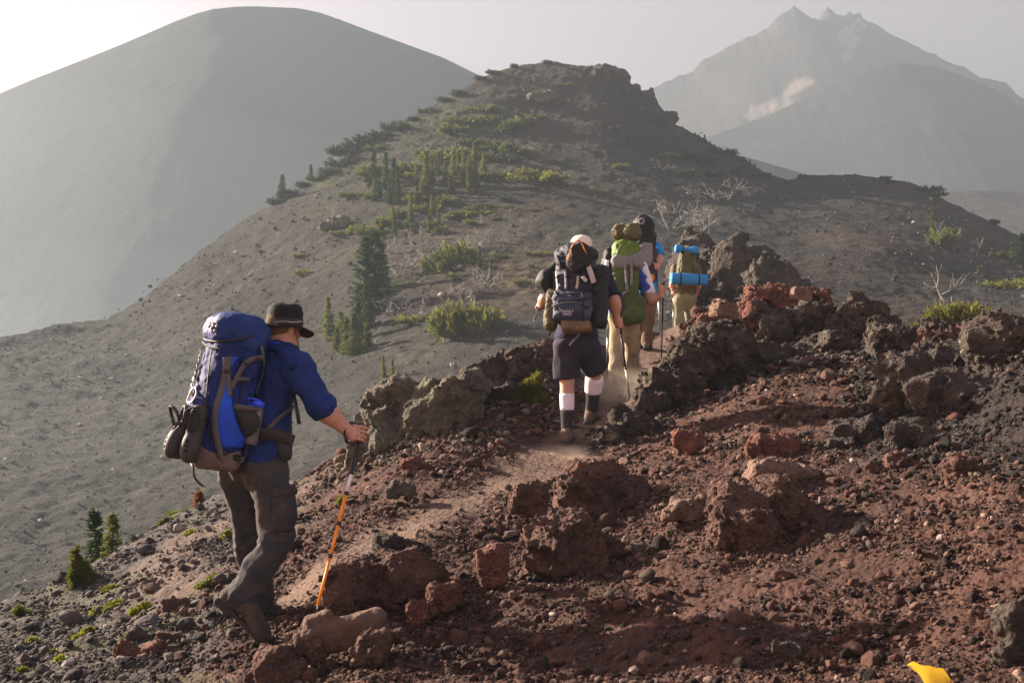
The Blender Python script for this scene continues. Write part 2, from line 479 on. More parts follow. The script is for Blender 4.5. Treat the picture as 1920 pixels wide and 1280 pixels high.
# ---- foreground ridge of red cinder
fg_pts = [(470,1190,6.1),(488,1185,6.2),(700,1000,7.6),(900,930,8.4),(1070,838,9.9),(1112,800,10.35),(1150,755,11.8),(1165,722,12.9),(1195,705,13.3),(1210,650,15.6),(1285,605,18.6),
 (960,1280,4.7),(1900,1280,3.7),(0,1280,6.2),(0,1200,7.4),(0,1130,9.2),(200,1280,5.6),(500,1280,5.2),(1400,1280,4.1),(700,1180,5.7),(1300,1100,5.7),(1300,900,7.8),(1600,1100,5.2),(1600,900,7.0),
 (1600,750,9.3),(1850,1000,5.3),(1900,850,6.6),(1900,720,8.1),(1300,760,10.6),(1200,800,10.2),(1150,900,8.7),(900,1050,6.7),(600,1000,7.8),(600,1100,6.5),(320,1050,8.8),
 (320,1150,7.2),(100,1150,8.6),(130,1085,10),(220,1030,10.6),(300,975,11.4),(400,925,12),(560,890,11.6),(700,800,11.4),(850,720,12),(950,672,12.6),(1030,648,13.2),
 (1100,640,14.5),(1170,640,15.8),(1230,622,17.6),(1340,590,17),(1400,585,14.5),(1480,585,13.4),(1620,620,12.3),(1700,650,11.6),(1800,660,10.6),(1920,645,9.3),(2250,640,8.2),(-400,1270,9.2),(2250,1280,3.3),(-400,1400,6.0),
 (960,1600,2.9),(0,1600,3.6),(1920,1600,2.4),(1000,1120,5.9),(1750,1180,4.4)]
fgY = rbf_fit(fg_pts)
fg_crest = [(-520,1300),(-300,1230),(0,1132),(130,1088),(220,1032),(300,978),(400,930),(480,905),(560,895),(640,860),(700,800),(780,745),(850,715),(900,690),(950,672),(1030,648),(1100,640),(1170,640),(1230,622),(1285,605),(1340,588),(1400,580),(1480,582),(1560,600),(1620,622),(1700,650),(1800,662),(1920,648),(2100,640),(2440,640)]
cols = np.arange(-520, 2441, 2.6)
fgV, fgPX, fgPY = sheet(fg_crest, [(-520,1640),(2440,1640)], fgY, cols, 620, [(.15,-.02),(.4,-.1),(.8,-.3),(1.5,-.8),(2.5,-1.5),(4,-2.5),(7,-4.6),(12,-8),(20,-13.5),(32,-20),(48,-26)], .9)
shp = fgV.shape[:2]; V = fgV.reshape(-1, 3)
def g3(px, py): return P(px, py, float(fgY(np.array([px]), np.array([py]))[0]))
def seg_dist(p, line):
    d = np.full(len(p), 1e9)
    for a, b in zip(line[:-1], line[1:]):
        ab = (b-a)[:2]; w = p[:, :2]-a[:2]; t = np.clip(w@ab/(ab@ab), 0, 1); d = np.minimum(d, np.linalg.norm(w-t[:, None]*ab, axis=1))
    return d
trail = [g3(*q) for q in [(600,1085),(720,1012),(880,940),(980,890),(1075,842),(1130,790),(1165,730),(1200,690),(1225,650),(1285,608)]]
trail2 = [g3(*q) for q in [(330,1130),(330,1080),(330,1030),(400,990),(480,955),(540,930)]]
dt = seg_dist(V, trail); dt2 = seg_dist(V, trail2)
wob = fbm(V*[1, 1, 0], 1.1, 3, 3)*.35
path = np.clip(1-(dt+wob-.08)/.27, 0, 1); path = np.maximum(path*path*(3-2*path), np.clip(1.05-(dt2+wob*.8)/.42, 0, 1)*.55)
path *= (np.arange(shp[0]) < 620).repeat(shp[1])
# lumps of clinker: broad humps, cobble-sized knuckles, fine grit
rough = 1-.8*path
pixel = V[:, 1]*2.6/FP
hz = .10*fbm(V, .8, 3, 21)*rough + .055*fbm(V, 2.6, 3, 5, ridge=False)*rough
kn = np.clip(.55-cells(V*[1, 1, 1.2], 4.0, 1), -.2, .6); kn2 = np.clip(.5-cells(V, 11.0, 4), -.2, .6)
msk = np.clip(fbm(V, 1.4, 2, 40)*2.2+.45, 0, 1)
hz += (.085*kn*msk+.022*kn2*np.clip(fbm(V, 2.1, 2, 44)*2.4+.5, 0, 1))*rough + (.016*fbm(V, 22, 3, 9)+.008*fbm(V, 60, 2, 12))*(.35+.65*rough)
hz += .045*np.clip((V[:, 0]/V[:, 1]*FP+960-1560)/150, 0, 1)*fbm(V, 3.2, 4, 46, .6, True)*(V[:, 1] > 7)
# foot holes of the trail
V[:, 2] += hz
vpx = V[:, 0]/V[:, 1]*FP+960; vpy = 640-V[:, 2]/V[:, 1]*FP
right_dark = np.clip(np.minimum((vpx-1560)/110, (900+.12*(vpx-1700)-vpy)/60)+fbm(V, 1.3, 3, 33)*1.6, 0, 1)  # dark ash on the right slope, with its shade put into the colour
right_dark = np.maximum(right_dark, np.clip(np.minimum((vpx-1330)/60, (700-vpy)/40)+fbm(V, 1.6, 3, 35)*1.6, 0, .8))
leftg = np.clip((-1.25-V[:, 0]-.07*(V[:, 1]-6))/.7+fbm(V, 1.6, 3, 8)*.8, 0, 1)
m = M("cinder_ground", .95, .15)
n1 = m.noise(2.2, 7, .65); n2 = m.noise(16, 6, .7); n3 = m.noise(70, 5, .7)
red = m.ramp(n1, [(.3, (.024,.014,.011)), (.45, (.050,.026,.020)), (.58, (.077,.037,.027)), (.72, (.082,.050,.038))])
red = m.mix(m.ramp(n2, [(.35, .6), (.6, 0.0)]), red, (.05,.028,.024))
red = m.mix(m.ramp(n3, [(.6, 0.0), (.78, .5)]), red, (.30,.20,.15))
gr = m.ramp(n2, [(.3, (.03,.026,.026)), (.55, (.058,.049,.047)), (.75, (.10,.086,.078))])
gr = m.mix(m.ramp(m.noise(1.1, 5, .7), [(.5, 0.0), (.62, .7)]), gr, (.085,.08,.032))
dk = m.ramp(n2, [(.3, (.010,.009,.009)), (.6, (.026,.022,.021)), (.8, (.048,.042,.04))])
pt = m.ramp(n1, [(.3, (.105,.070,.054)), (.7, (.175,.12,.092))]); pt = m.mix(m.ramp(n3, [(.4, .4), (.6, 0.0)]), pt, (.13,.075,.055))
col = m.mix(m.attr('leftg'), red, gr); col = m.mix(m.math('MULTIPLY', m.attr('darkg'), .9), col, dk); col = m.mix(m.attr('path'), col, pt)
m.color(col); m.bump(m.math('ADD', n3, m.math('MULTIPLY', m.voro(38), .8)), .8, .012)
GROUND = m.m
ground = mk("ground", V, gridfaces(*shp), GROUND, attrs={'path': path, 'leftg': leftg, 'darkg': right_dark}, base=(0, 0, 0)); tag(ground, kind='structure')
FG = dict(V=V.reshape(shp+(3,)), path=path.reshape(shp), left=leftg.reshape(shp), dark=right_dark.reshape(shp))

# ---- middle hill
hill_pts = [(-300,700,62),(0,630,75),(200,600,85),(330,500,95),(500,390,105),(700,260,115),(900,145,125),(1040,115,130),(1130,125,130),(1200,175,128),(1300,245,124),(1400,300,118),(1480,340,112),(1540,325,116),(1640,335,116),(1750,360,112),(1850,410,106),(1920,445,102),(2250,580,90),
 (-300,1100,30),(0,1050,34),(0,800,52),(300,950,38),(300,750,58),(600,900,39),(600,650,66),(600,450,90),(900,680,52),(900,450,80),(900,300,102),(1200,560,62),(1200,350,95),(1040,200,118),(1500,580,56),(1500,450,82),(1750,640,50),(1750,480,80),(1920,680,44),(1900,540,72),(1300,750,45),(1920,800,36),(500,1050,32),(0,1250,27),(1000,830,40)]
hillY = rbf_fit(hill_pts)
hill_crest = [(-420,770),(-300,715),(-100,650),(0,634),(100,612),(200,600),(260,560),(330,502),(420,440),(500,390),(560,352),(640,300),(700,262),(760,230),(830,185),(900,147),(940,130),(970,122),(1040,115),(1090,124),(1130,128),(1165,140),(1190,165),(1225,185),(1250,215),(1280,235),(1320,255),(1360,285),(1400,303),(1440,328),(1480,342),(1510,330),(1540,326),(1600,328),(1650,336),(1700,345),(1750,362),(1800,385),(1850,412),(1920,447),(2050,505),(2340,620)]
hcols = np.arange(-420, 2341, 3.4)
hV, hPX, hPY = sheet(hill_crest, [(-420,1330),(0,1260),(500,1090),(1000,860),(1300,780),(1920,830),(2340,860)], hillY, hcols, 330,
   [(1.2,-.3),(3,-1.2),(7,-4),(14,-9),(26,-18),(40,-28),(55,-36)])
hs = hV.shape[:2]; H = hV.reshape(-1, 3).copy()
hpx = np.concatenate([hPX, np.repeat(hPX[-1:], 7, 0)]).ravel(); hpy = np.concatenate([hPY, np.repeat(hPY[-1:], 7, 0)]).ravel()
crag = np.clip(1-np.abs(hpx-1190)/130, 0, 1)*np.clip(1-np.abs(hpy-190)/110, 0, 1)
veg = np.clip(fbm(H, .07, 4, 51)*1.6+.75-np.hypot((hpx-880)/330, (hpy-330)/230)*.75, 0, 1)
rr_ = np.clip(fbm(H, .05, 4, 61)*2.0+.1, 0, 1)*np.clip((hpx-500)/500, 0, 1)
H[:, 2] += .7*fbm(H, .09, 4, 71)+.22*fbm(H, .5, 3, 75)+.10*fbm(H, 1.6, 2, 77)+crag*1.6*(np.round(fbm(H, .35, 3, 79)*4)/4)+.25*crag*fbm(H, 1.2, 2, 3)
H[:, 2] += veg*.35*fbm(H, .9, 2, 88)
m = M("hillside_scree", .95, .1)
st = m.mapping((1, .35, .35), (0, R(-24), 0))
n1 = m.noise(.12, 6, .6); n2 = m.noise(1.3, 8, .72); n3 = m.noise(.9, 8, .7, vec=st)
base = m.ramp(n1, [(.3, (.026,.026,.024)), (.5, (.042,.040,.036)), (.7, (.064,.058,.050))])
base = m.mix(m.ramp(n2, [(.35, .75), (.62, 0.0)]), base, (.022,.021,.020))
base = m.mix(m.ramp(n3, [(.56, 0.0), (.72, .55)]), base, (.12,.108,.092))
base = m.mix(m.math('MULTIPLY', m.attr('redd'), .6), base, (.085,.046,.036))
vg = m.ramp(n2, [(.35, (.03,.04,.018)), (.5, (.07,.082,.026)), (.62, (.15,.155,.04))])
base = m.mix(m.math('MULTIPLY', m.attr('veg'), m.ramp(m.noise(.5, 6, .7), [(.42, 0.0), (.58, .8)])), base, vg)
m.color(base); m.bump(m.math('ADD', n2, m.noise(5, 5, .7)), .9, .35)
hill = mk("hillside", H, gridfaces(*hs), m.m, attrs={'veg': veg, 'redd': rr_}, base=(0, 0, 0)); tag(hill, kind='structure')
def hp(px, py):
    j = int(np.clip(round((px+420)/3.4), 0, hs[1]-1)); i = int(np.argmin(np.abs(hPY[:, j]-py))); return H.reshape(hs+(3,))[min(i, hs[0]-9), j].copy()

# ---- mountains
def ridge(name, sil, Y, sf, sb, mat, amp, seed, span=(-600, 2700), step=6, gully=.5, extra=None, zb=-42, conc=.0, jag=0):
    s = np.array(sil, float); c = np.arange(span[0], span[1]+1, step); jg = jag*fbm(np.stack([c, c*0, c*0], 1), .045, 4, seed+3, .65) if jag else 0; zc = (640-np.interp(c, s[:, 0], s[:, 1])+jg)/FP*Y; x = (c-960)/FP*Y
    tf = -np.linspace(1, 0, 90)**1.3*(zc.max()-zb)/sf; tb = np.linspace(.02, 1, 14)*(zc.max()-zb)/sb
    T = np.r_[tf, tb]
    Zs = np.where(T[:, None] < 0, zc[None]+T[:, None]*sf*(1-conc*T[:, None]/tf[0]*.5), zc[None]-T[:, None]*sb)
    W = np.stack([np.repeat(x[None], len(T), 0), np.repeat((Y+T)[:, None], len(c), 1), np.maximum(Zs, zb)], -1).reshape(-1, 3)
    ks = np.exp(-.5*(np.arange(-40, 41)/14.0)**2); ks /= ks.sum(); zs = np.convolve(np.pad(zc, 40, 'edge'), ks, 'valid')
    wt = np.repeat(np.clip(np.abs(T)/(np.abs(tf[0])*.07), 0, 1)[:, None], len(c), 1).ravel(); W[:, 2] += (np.repeat((zs-zc)[None], len(T), 0).ravel())*wt
    g = fbm(W*[1, .3, .3], gully*.05, 5, seed); fade = np.repeat(np.clip(np.abs(T)/(np.abs(tf[0])*.25), .08, 1)[:, None], len(c), 1).ravel()
    W[:, 2] += amp*g*fade; W[:, 2] = np.maximum(W[:, 2], zb)
    at = extra(W, Y) if extra else None
    return tag(mk(name, W, gridfaces(len(T), len(c)), mat, attrs=at, base=(0, 0, 0)), kind='structure')
def mountmat(name, a, b, sc_=.03, snow=False):
    a = tuple(x*.7 for x in a); b = tuple(x*.75 for x in b)
    m = M(name, .95, .1); n = m.noise(sc_, 7, .65); col = m.ramp(n, [(.35, a), (.65, b)])
    col = m.mix(m.ramp(m.noise(sc_*9, 6, .7), [(.4, .35), (.6, 0.0)]), col, tuple(x*.5 for x in a))
    if snow: col = m.mix(m.attr('snow'), col, (.62,.52,.46))
    m.color(col); m.bump(m.noise(sc_*6, 8, .7), .6, 3.0); return m.m
LM = mountmat("dark_cone_cinder", (.014,.014,.016), (.024,.024,.026))
ridge("mountain", [(-700,470),(-400,345),(-200,258),(0,175),(60,150),(200,95),(270,66),(330,40),(370,25),(400,17),(440,13),(480,12),(560,16),(600,24),(640,38),(740,75),(830,108),(915,150),(1000,200),(1200,330),(1500,500),(2000,700)], 430, .95, .7, LM, 3.0, 91, (-170, 1700))
def snowmask(W, Y):
    px = W[:, 0]/W[:, 1]*FP+960; py = 640-W[:, 2]/W[:, 1]*FP
    n = fbm(W, .05, 4, 15); s = np.zeros(len(W))
    for (ax, ay, bx, by, w) in ((1405,225,1500,158,13),(1575,75,1610,35,12),(1590,110,1600,70,8),(1430,210,1470,190,14)):
        a = np.array([ax, ay]); b = np.array([bx, by]); ab = b-a; q = np.stack([px, py], 1)-a
        t = np.clip(q@ab/(ab@ab), 0, 1); d = np.linalg.norm(q-t[:, None]*ab, axis=1); s = np.maximum(s, np.clip((.8-d/w+n*3.0)*2.5, 0, 1)*.6)
    return {'snow': s}
FM = mountmat("far_peak_rock", (.13,.095,.08), (.20,.155,.135), .02, True)
ridge("mountain", [(700,420),(900,330),(1100,235),(1200,178),(1240,158),(1300,132),(1312,116),(1345,98),(1380,80),(1420,64),(1440,50),(1460,32),(1475,20),(1488,12),(1500,22),(1515,32),(1535,36),(1542,22),(1552,13),(1560,20),(1568,28),(1582,30),(1592,22),(1600,28),(1612,22),(1618,34),(1640,46),(1700,80),(1760,105),(1800,124),(1840,145),(1880,152),(1900,170),(1920,184),(2000,235),(2300,380),(2700,560)], 960, .9, .8, FM, 9, 95, (700, 2700), 3, extra=snowmask, jag=9)
FM2 = mountmat("far_shoulder_rock", (.09,.082,.08), (.14,.125,.118), .02)
ridge("mountain", [(1000,390),(1200,300),(1340,252),(1400,232),(1430,222),(1500,188),(1560,160),(1600,140),(1680,118),(1760,125),(1860,165),(1960,230),(2200,350),(2700,600)], 730, .8, .8, FM2, 5, 97, (1000, 2700), 4, jag=5)
PM = mountmat("pale_ridge_ash", (.12,.11,.105), (.17,.155,.145), .05)
ridge("hills", [(1200,240),(1350,280),(1400,295),(1460,312),(1520,330),(1600,350),(1680,356),(1760,359),(1850,357),(1920,359),(2100,366),(2500,400)], 330, .5, .6, PM, 2.5, 99, (1150, 2500), 5)
# ---- valley floor below everything, out to the edge of the air
vx, vy = np.meshgrid(np.linspace(-228, 850, 60), np.linspace(-8, 1250, 60)); vv = np.stack([vx.ravel(), vy.ravel(), np.full(vx.size, -40.)], 1)
vv[:, 2] += 1.2*fbm(vv, .02, 3, 4)
tag(mk("valley_floor", vv, gridfaces(60, 60), mountmat("valley_ash", (.09,.082,.075), (.14,.125,.11), .05), base=(0, 0, 0)), kind='structure')
# ---- the smoky air
hx0, hx1, hy0, hy1, hz0, hz1 = -235, 860, -12, 1260, -44, 300
hv = np.array([(x, y, z) for x in (hx0, hx1) for y in (hy0, hy1) for z in (hz0, hz1)], float)
hf = np.array([(0,1,3,2),(4,6,7,5),(0,4,5,1),(2,3,7,6),(0,2,6,4),(1,5,7,3)])
hm = bpy.data.materials.new("smoky_air"); hm.use_nodes = True; hn = hm.node_tree.nodes; hn.remove(hn['Principled BSDF'])
pv = hn.new('ShaderNodeVolumePrincipled'); HAZE = 0.0014
pv.inputs['Color'].default_value = (.222,.280,.330,1); pv.inputs['Density'].default_value = HAZE; pv.inputs['Anisotropy'].default_value = .2
hm.node_tree.links.new(pv.outputs[0], hn['Material Output'].inputs['Volume'])
haze = mk("haze", hv, hf, hm, smooth=False, base=(0, 0, 0)); tag(haze, kind='stuff')

# smoke lying in the valley behind the hill and dust-laden air under the near slope
def mist(label, c, r, dens):
    V = ICO[3][0]*np.asarray(r, float)+np.asarray(c, float); mm = bpy.data.materials.new("mist"); mm.use_nodes = True; n = mm.node_tree.nodes; n.remove(n['Principled BSDF'])
    v = n.new('ShaderNodeVolumePrincipled'); v.inputs['Color'].default_value = (.29,.36,.40,1); v.inputs['Density'].default_value = dens; v.inputs['Anisotropy'].default_value = .3
    mm.node_tree.links.new(v.outputs[0], n['Material Output'].inputs['Volume']); tag(mk("mist", V, ICO[3][1], mm, base=c), label, kind='stuff')
mist("smoke lying in the valley behind the hill", (-95, 228, -40), (130, 66, 92), .0007)
mist("lower layer of smoke in the valley behind the hill", (-85, 215, -38), (118, 52, 58), .0008)
mist("dusty air under the near slope", (-15, 36, -7), (15, 13, 8.5), .0026)

# =================================================================== LOOSE STONES (nobody could count them)
def stone_variants(sub, k, seed):
    r = np.random.default_rng(seed); out = []
    for i in range(k):
        V = ICO[sub][0].copy(); V *= r.uniform(.6, 1.25, 3)
        for _ in range(5):      # broken facets
            n = unit(r.normal(size=3)); h = r.uniform(.45, .8); d = V@n; V -= np.outer(np.maximum(d-h, 0)*.85, n)
        V *= (1+.28*fbm(V*1.3+i*9, 1.0, 2, i))[:, None]; out.append(V)
    return out
def rand_rot(n, r):
    q = r.normal(size=(n, 4)); q /= np.linalg.norm(q, axis=1)[:, None]; w, x, y, z = q.T
    return np.stack([1-2*(y*y+z*z), 2*(x*y-z*w), 2*(x*z+y*w), 2*(x*y+z*w), 1-2*(x*x+z*z), 2*(y*z-x*w), 2*(x*z-y*w), 2*(y*z+x*w), 1-2*(x*x+y*y)], 1).reshape(-1, 3, 3)
def scatter(pos, rad, colr, sub, seed):
    r = np.random.default_rng(seed); var = stone_variants(sub, 12, seed); n = len(pos); nv = len(var[0])
    RM = rand_rot(n, r); idx = r.integers(0, 12, n); L = np.array(var)[idx]*rad[:, None, None]
    V = np.einsum('nij,nvj->nvi', RM, L); V[..., 2] *= .8; V += pos[:, None]
    F = (ICO[sub][1][None]+np.arange(n)[:, None, None]*nv).reshape(-1, 3)
    return V.reshape(-1, 3), F, np.repeat(colr, nv, 0)
m = M("loose_cinder", .95, .15); c0 = m.attr('tint', 'Color')
c0 = m.mix(m.ramp(m.noise(45, 5, .7), [(.35, .6), (.65, 0.0)]), c0, m.mix(1.0, c0, (.42,.38,.38), 'MULTIPLY'))
m.color(c0); m.bump(m.noise(160, 4, .7), .7, .006); SCREE = m.m
r = np.random.default_rng(3)
V0, PA, LE, DK = FG['V'], FG['path'], FG['left'], FG['dark']
def fg_scatter(n, rmin, rmax, sub, seed, expo, rows=(0, 620), sink=.25):
    r = np.random.default_rng(seed)
    i = (r.uniform(0.02, 1, n)*619).astype(int); j = r.integers(120, V0.shape[1]-120, n)
    keep = (r.uniform(size=n) > PA[i, j]*(.6 if sub == 1 else .9)) & (r.uniform(size=n) < (1.0 if sub == 1 else 1)*np.clip(.55+fbm(V0[i, j], 1.7, 3, 61)*2.2, .12, 1)); i, j = i[keep], j[keep]; n = len(i)
    p = V0[i, j]+r.normal(size=(n, 3))*[.02, .02, .0]
    rad = rmin*(1-r.uniform(size=n)*(1-(rmin/rmax)**expo))**(-1/expo)*np.clip(p[:, 1]/6.5, .62, 1.6)
    rad *= 1-.45*PA[i, j]
    p[:, 2] += rad*(.8-2*sink)
    pal = np.array([(.092,.047,.035), (.056,.031,.024), (.027,.020,.018), (.12,.074,.056), (.078,.058,.049), (.19,.135,.105), (.33,.27,.225)])
    pr = np.array([.28,.26,.22,.13,.07,.033,.007]); c = pal[r.choice(7, n, p=pr)]
    palg = np.array([(.032,.028,.028), (.055,.047,.046), (.085,.076,.072), (.13,.115,.105), (.26,.235,.22), (.075,.045,.038)])
    cg = palg[r.choice(6, n, p=[.24,.30,.24,.12,.03,.07])]
    pald = np.array([(.013,.011,.011), (.028,.024,.022), (.045,.037,.034), (.075,.038,.028)]); cd = pald[r.choice(4, n, p=[.35,.35,.2,.1])]  # near-black stones carry the right slope's painted-in shade
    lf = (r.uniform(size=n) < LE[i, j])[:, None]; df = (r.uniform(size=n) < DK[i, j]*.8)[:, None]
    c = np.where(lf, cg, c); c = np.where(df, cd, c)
    pf = (r.uniform(size=n) < PA[i, j])[:, None]; c = np.where(pf, c*.5+np.array([.16,.105,.08])*.6, c)
    return scatter(p, rad, c*r.uniform(.75, 1.3, (n, 1)), sub, seed)
for nm, args in (("scree", (200000, .0035, .015, 1, 31, 1.4)), ("gravel", (32000, .010, .036, 2, 32, 1.8)), ("stones", (2200, .022, .075, 3, 33, 2.3))):
    V, F, C = fg_scatter(*args); o = mk(nm, V, F, SCREE, smooth=False, attrs={'tint': C}, base=(0, 0, 0)); tag(o, kind='stuff')
# stones littering the middle hill
def hill_scatter(n, rmin, rmax, pal, pr, seed, sub=1, box=None):
    r = np.random.default_rng(seed); hh = H.reshape(hs+(3,))
    i = (r.uniform(.05, 1, n)**.9*329).astype(int); j = r.integers(60, hs[1]-60, n); p = hh[i, j].copy()
    if box is not None:
        px = hPX[i, j]; py = hPY[i, j]; k = box(px, py, r); p = p[k]
    n = len(p); p += r.normal(size=(n, 3))*[.4, .4, 0]
    rad = rmin*(1-r.uniform(size=n)*(1-(rmin/rmax)**1.9))**(-1/1.9)*np.clip(p[:, 1]/70, .5, 1.5)
    c = np.array(pal)[r.choice(len(pal), n, p=pr)]*r.uniform(.8, 1.2, (n, 1)); p[:, 2] += rad*.2
    return scatter(p, rad, c, sub, seed)
V, F, C = hill_scatter(15000, .04, .2, [(.04,.036,.032), (.07,.062,.055), (.12,.105,.09), (.085,.05,.038)], [.35, .4, .18, .07], 41)
tag(mk("scree", V, F, SCREE, smooth=False, attrs={'tint': C}, base=(0, 0, 0)), kind='stuff')
V, F, C = hill_scatter(1500, .05, .26, [(.36,.32,.28), (.24,.215,.185)], [.5, .5], 42, 1, lambda x, y, r: r.uniform(size=len(x)) < np.clip(1.1-x/1100, .12, 1))
tag(mk("pale_stones", V, F, SCREE, smooth=False, attrs={'tint': C}, base=(0, 0, 0)), kind='stuff')

# =================================================================== BOULDERS AND CRAGS
RK = dict(
 red=rockmat("red_cinder_rock", [(.045,.022,.018), (.10,.042,.031), (.145,.062,.045), (.17,.09,.065)], None, 4, 1.0, .03),
 brown=rockmat("brown_clinker", [(.032,.021,.018), (.07,.038,.029), (.105,.056,.042), (.15,.095,.07)], None, 4, 1.0, .03),
 dark=rockmat("dark_lava", [(.020,.016,.014), (.042,.033,.028), (.070,.055,.045), (.12,.092,.072)], (.17,.145,.105), 5, 1.0, .03, .57),
 grey=rockmat("grey_lichen_stone", [(.032,.029,.024), (.066,.060,.047), (.105,.094,.072), (.15,.13,.095)], (.115,.118,.05), 3, 1.0, .03, .58),
 pale=rockmat("pale_stone", [(.075,.045,.034), (.115,.072,.055), (.16,.105,.08)], None, 5, .8, .02),
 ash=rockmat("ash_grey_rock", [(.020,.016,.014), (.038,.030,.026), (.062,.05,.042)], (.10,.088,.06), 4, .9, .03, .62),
 log=rockmat("smooth_brown_stone", [(.05,.030,.023), (.07,.042,.031), (.09,.056,.04)], (.06,.055,.034), 3, .6, .012, .58),
 knoll=rockmat("knoll_rock", [(.022,.020,.018), (.045,.039,.034), (.07,.06,.05)], (.06,.06,.036), .9, .9, .2, .6),
)
ROCKS = []
def rock(name, label, mat, lumps, Y, res=.012, amp=.035, freq=5.0, clink=.02, group=None, cat="rock", dep=.8, tilt=None, seed=0, shape='e'):
    """one crag grown from overlapping measured lumps (px, py, width px, height px, depth offset m, roll deg)"""
    s = S(); r = np.random.default_rng(seed+int(lumps[0][0]))
    for l in lumps:
        px, py, w, h = l[:4]; dy = l[4] if len(l) > 4 else 0; rot = l[5] if len(l) > 5 else r.uniform(-12, 12)
        y = Y+dy; k = y/FP; c = P(px, py, y); hw, hh = w*k/2, h*k/2; hd = max(hw*.55, hh*.55, min(hw, hh))*dep*1.15
        a = R(rot); b = R(r.uniform(-25, 25))
        Mx = np.array([[math.cos(a), 0, math.sin(a)], [0, 1, 0], [-math.sin(a), 0, math.cos(a)]]); Mz = np.array([[math.cos(b), math.sin(b), 0], [-math.sin(b), math.cos(b), 0], [0, 0, 1]])
        if shape == 'b' or (len(l) > 6 and l[6] == 'b'): s.box(c, (hw, hd, hh), min(hw, hh)*.35, Mx@Mz, k=min(hw, hh)*.35)
        else: s.box(c, (hw, hd, hh), min(hw, hh, hd)*.75, Mx@Mz, k=min(hw, hh)*.45)
    def fld(q):
        w = q+.35/freq*np.stack([perlin(q*freq*.7, seed+21), perlin(q*freq*.7, seed+22), perlin(q*freq*.7, seed+23)], 1)
        rd = sum(.55**o*np.abs(perlin(w*freq*.8*2.07**o, seed+30+o)) for o in range(4))
        v = -amp*1.3*fbm(w, freq*.7, 3, seed+2, .6)+amp*2.3*(rd-.42)-amp*.5*fbm(q, freq*4.5, 2, seed+4, .6)
        if clink: v = v-clink*np.clip(.62-cells(q, freq*2.6, seed), -.35, .6)-clink*.9*np.abs(perlin(q*freq*7, seed+3))+clink*.25-clink*.6*np.abs(perlin(q*freq*13, seed+5))
        return v
    V, F = s.surf(res, fld, amp*1.6+clink*.6)
    if len(V) == 0: return None
    if Y < 17: ROCKS.append((V, F, mat, Y))
    k = V[:, 2].min(); o = mk(name, V, F, RK[mat], base=np.array([V[:, 0].mean(), V[:, 1].mean(), k]))
    return tag(o, label, cat, group)
rock("boulder", "big grey-brown boulder mottled with lichen between the blue hiker and the trail", 'grey',
 [(800,806,90,205,.1,-48,'b'), (772,802,80,190,.3,-42,'b'), (735,775,90,115,.4,14,'b'), (862,750,56,100,.35,-42,'b'), (825,770,60,120,.3,-46,'b'), (715,815,80,110,.25,18,'b'), (690,870,85,120,.05,-16,'b'), (745,860,100,100,.0,-20,'b'), (655,925,50,60,-.2), (800,830,90,80,.1,-20,'b'), (890,728,40,56,.5,-36,'b')], 10.4, .013, .055, 3.2, .008, cat="boulder", dep=.75, seed=3)
rock("rock", "long broken rock rib continuing the lichen boulder up towards the navy hiker", 'dark',
 [(900,722,80,80,.1,-24), (870,770,80,70,-.1,-24), (945,698,80,56,.2,-18), (905,755,70,60,-.1), (845,810,60,55,-.2), (990,676,70,44,.5,-14), (935,735,60,40,-.2)], 11.2, .013, .045, 5, .02, seed=4)
rock("boulder", "dark craggy lava boulder standing right of the trail beside the third hiker's pole", 'dark',
 [(1350,655,125,90,.1), (1300,680,80,80,0), (1400,690,60,80,.2), (1345,630,90,40,.15), (1375,720,90,50,.1)], 10.9, .014, .05, 5, .035, cat="boulder", seed=5)
rock("rock", "low dark rock shelf at the foot of the craggy boulder by the trail", 'dark',
 [(1245,725,90,60,.1), (1220,755,60,45,-.1), (1290,735,70,50,.1), (1265,700,50,40,.3)], 10.6, .014, .04, 5, .03, seed=6)
rock("rock", "jagged dark rock at the trail edge next to the navy hiker's boots", 'dark',
 [(1170,795,60,40,.1), (1150,815,45,40,-.05), (1200,800,70,45,.05), (1165,775,35,25,.2)], 9.9, .012, .03, 6, .025, seed=7)
rock("lava_outcrop", "knobbly grey lava outcrop on the crest, left of the pointed summit rock", 'dark',
 [(1450,640,70,90,.1), (1470,610,60,60,.2), (1430,600,40,60,.25), (1485,680,80,60,-.1), (1420,665,50,60,0)], 11.8, .016, .05, 4.5, .035, cat="outcrop", seed=8)
rock("lava_outcrop", "tall column of lit lava between the knobbly outcrop and the pointed rock", 'dark',
 [(1520,630,45,100,.1,4), (1545,600,50,60,.25), (1525,590,60,40,.3), (1530,680,60,60,0)], 11.7, .015, .045, 5, .03, cat="outcrop", seed=9)
rock("lava_outcrop", "pointed black summit rock highest on the right-hand crest", 'dark',
 [(1615,605,85,75,.1,-6), (1605,640,75,60,0), (1638,600,55,50,.1,20), (1608,572,45,30,.15), (1590,690,60,70,-.1)], 11.6, .015, .05, 4.5, .03, cat="outcrop", seed=10)
rock("rock", "rust-red clinker heap topping the crest beside the blue sleeping mats", 'red',
 [(1425,560,50,50,.1), (1455,552,40,35,.2), (1480,570,70,45,.0), (1530,562,50,40,.1), (1410,580,40,50,0)], 12.6, .014, .04, 6, .03, seed=11)
rock("rock", "pinkish pale stone perched on the rust-red crest", 'pale', [(1503,552,36,24,0,-8,'b')], 12.2, .009, .015, 8, .004, seed=12)
rock("rock", "tan angular rock leaning behind the craggy trail boulder", 'pale', [(1370,585,70,32,0,-14,'b'), (1395,578,30,26,.1)], 14.0, .014, .03, 5, .01, seed=13)
rock("rock", "brown flat-topped rock in front of the last hiker's legs", 'brown', [(1325,592,56,36,0), (1300,612,50,26,-.1), (1345,604,40,34,0)], 16.4, .02, .035, 5, .02, seed=14)
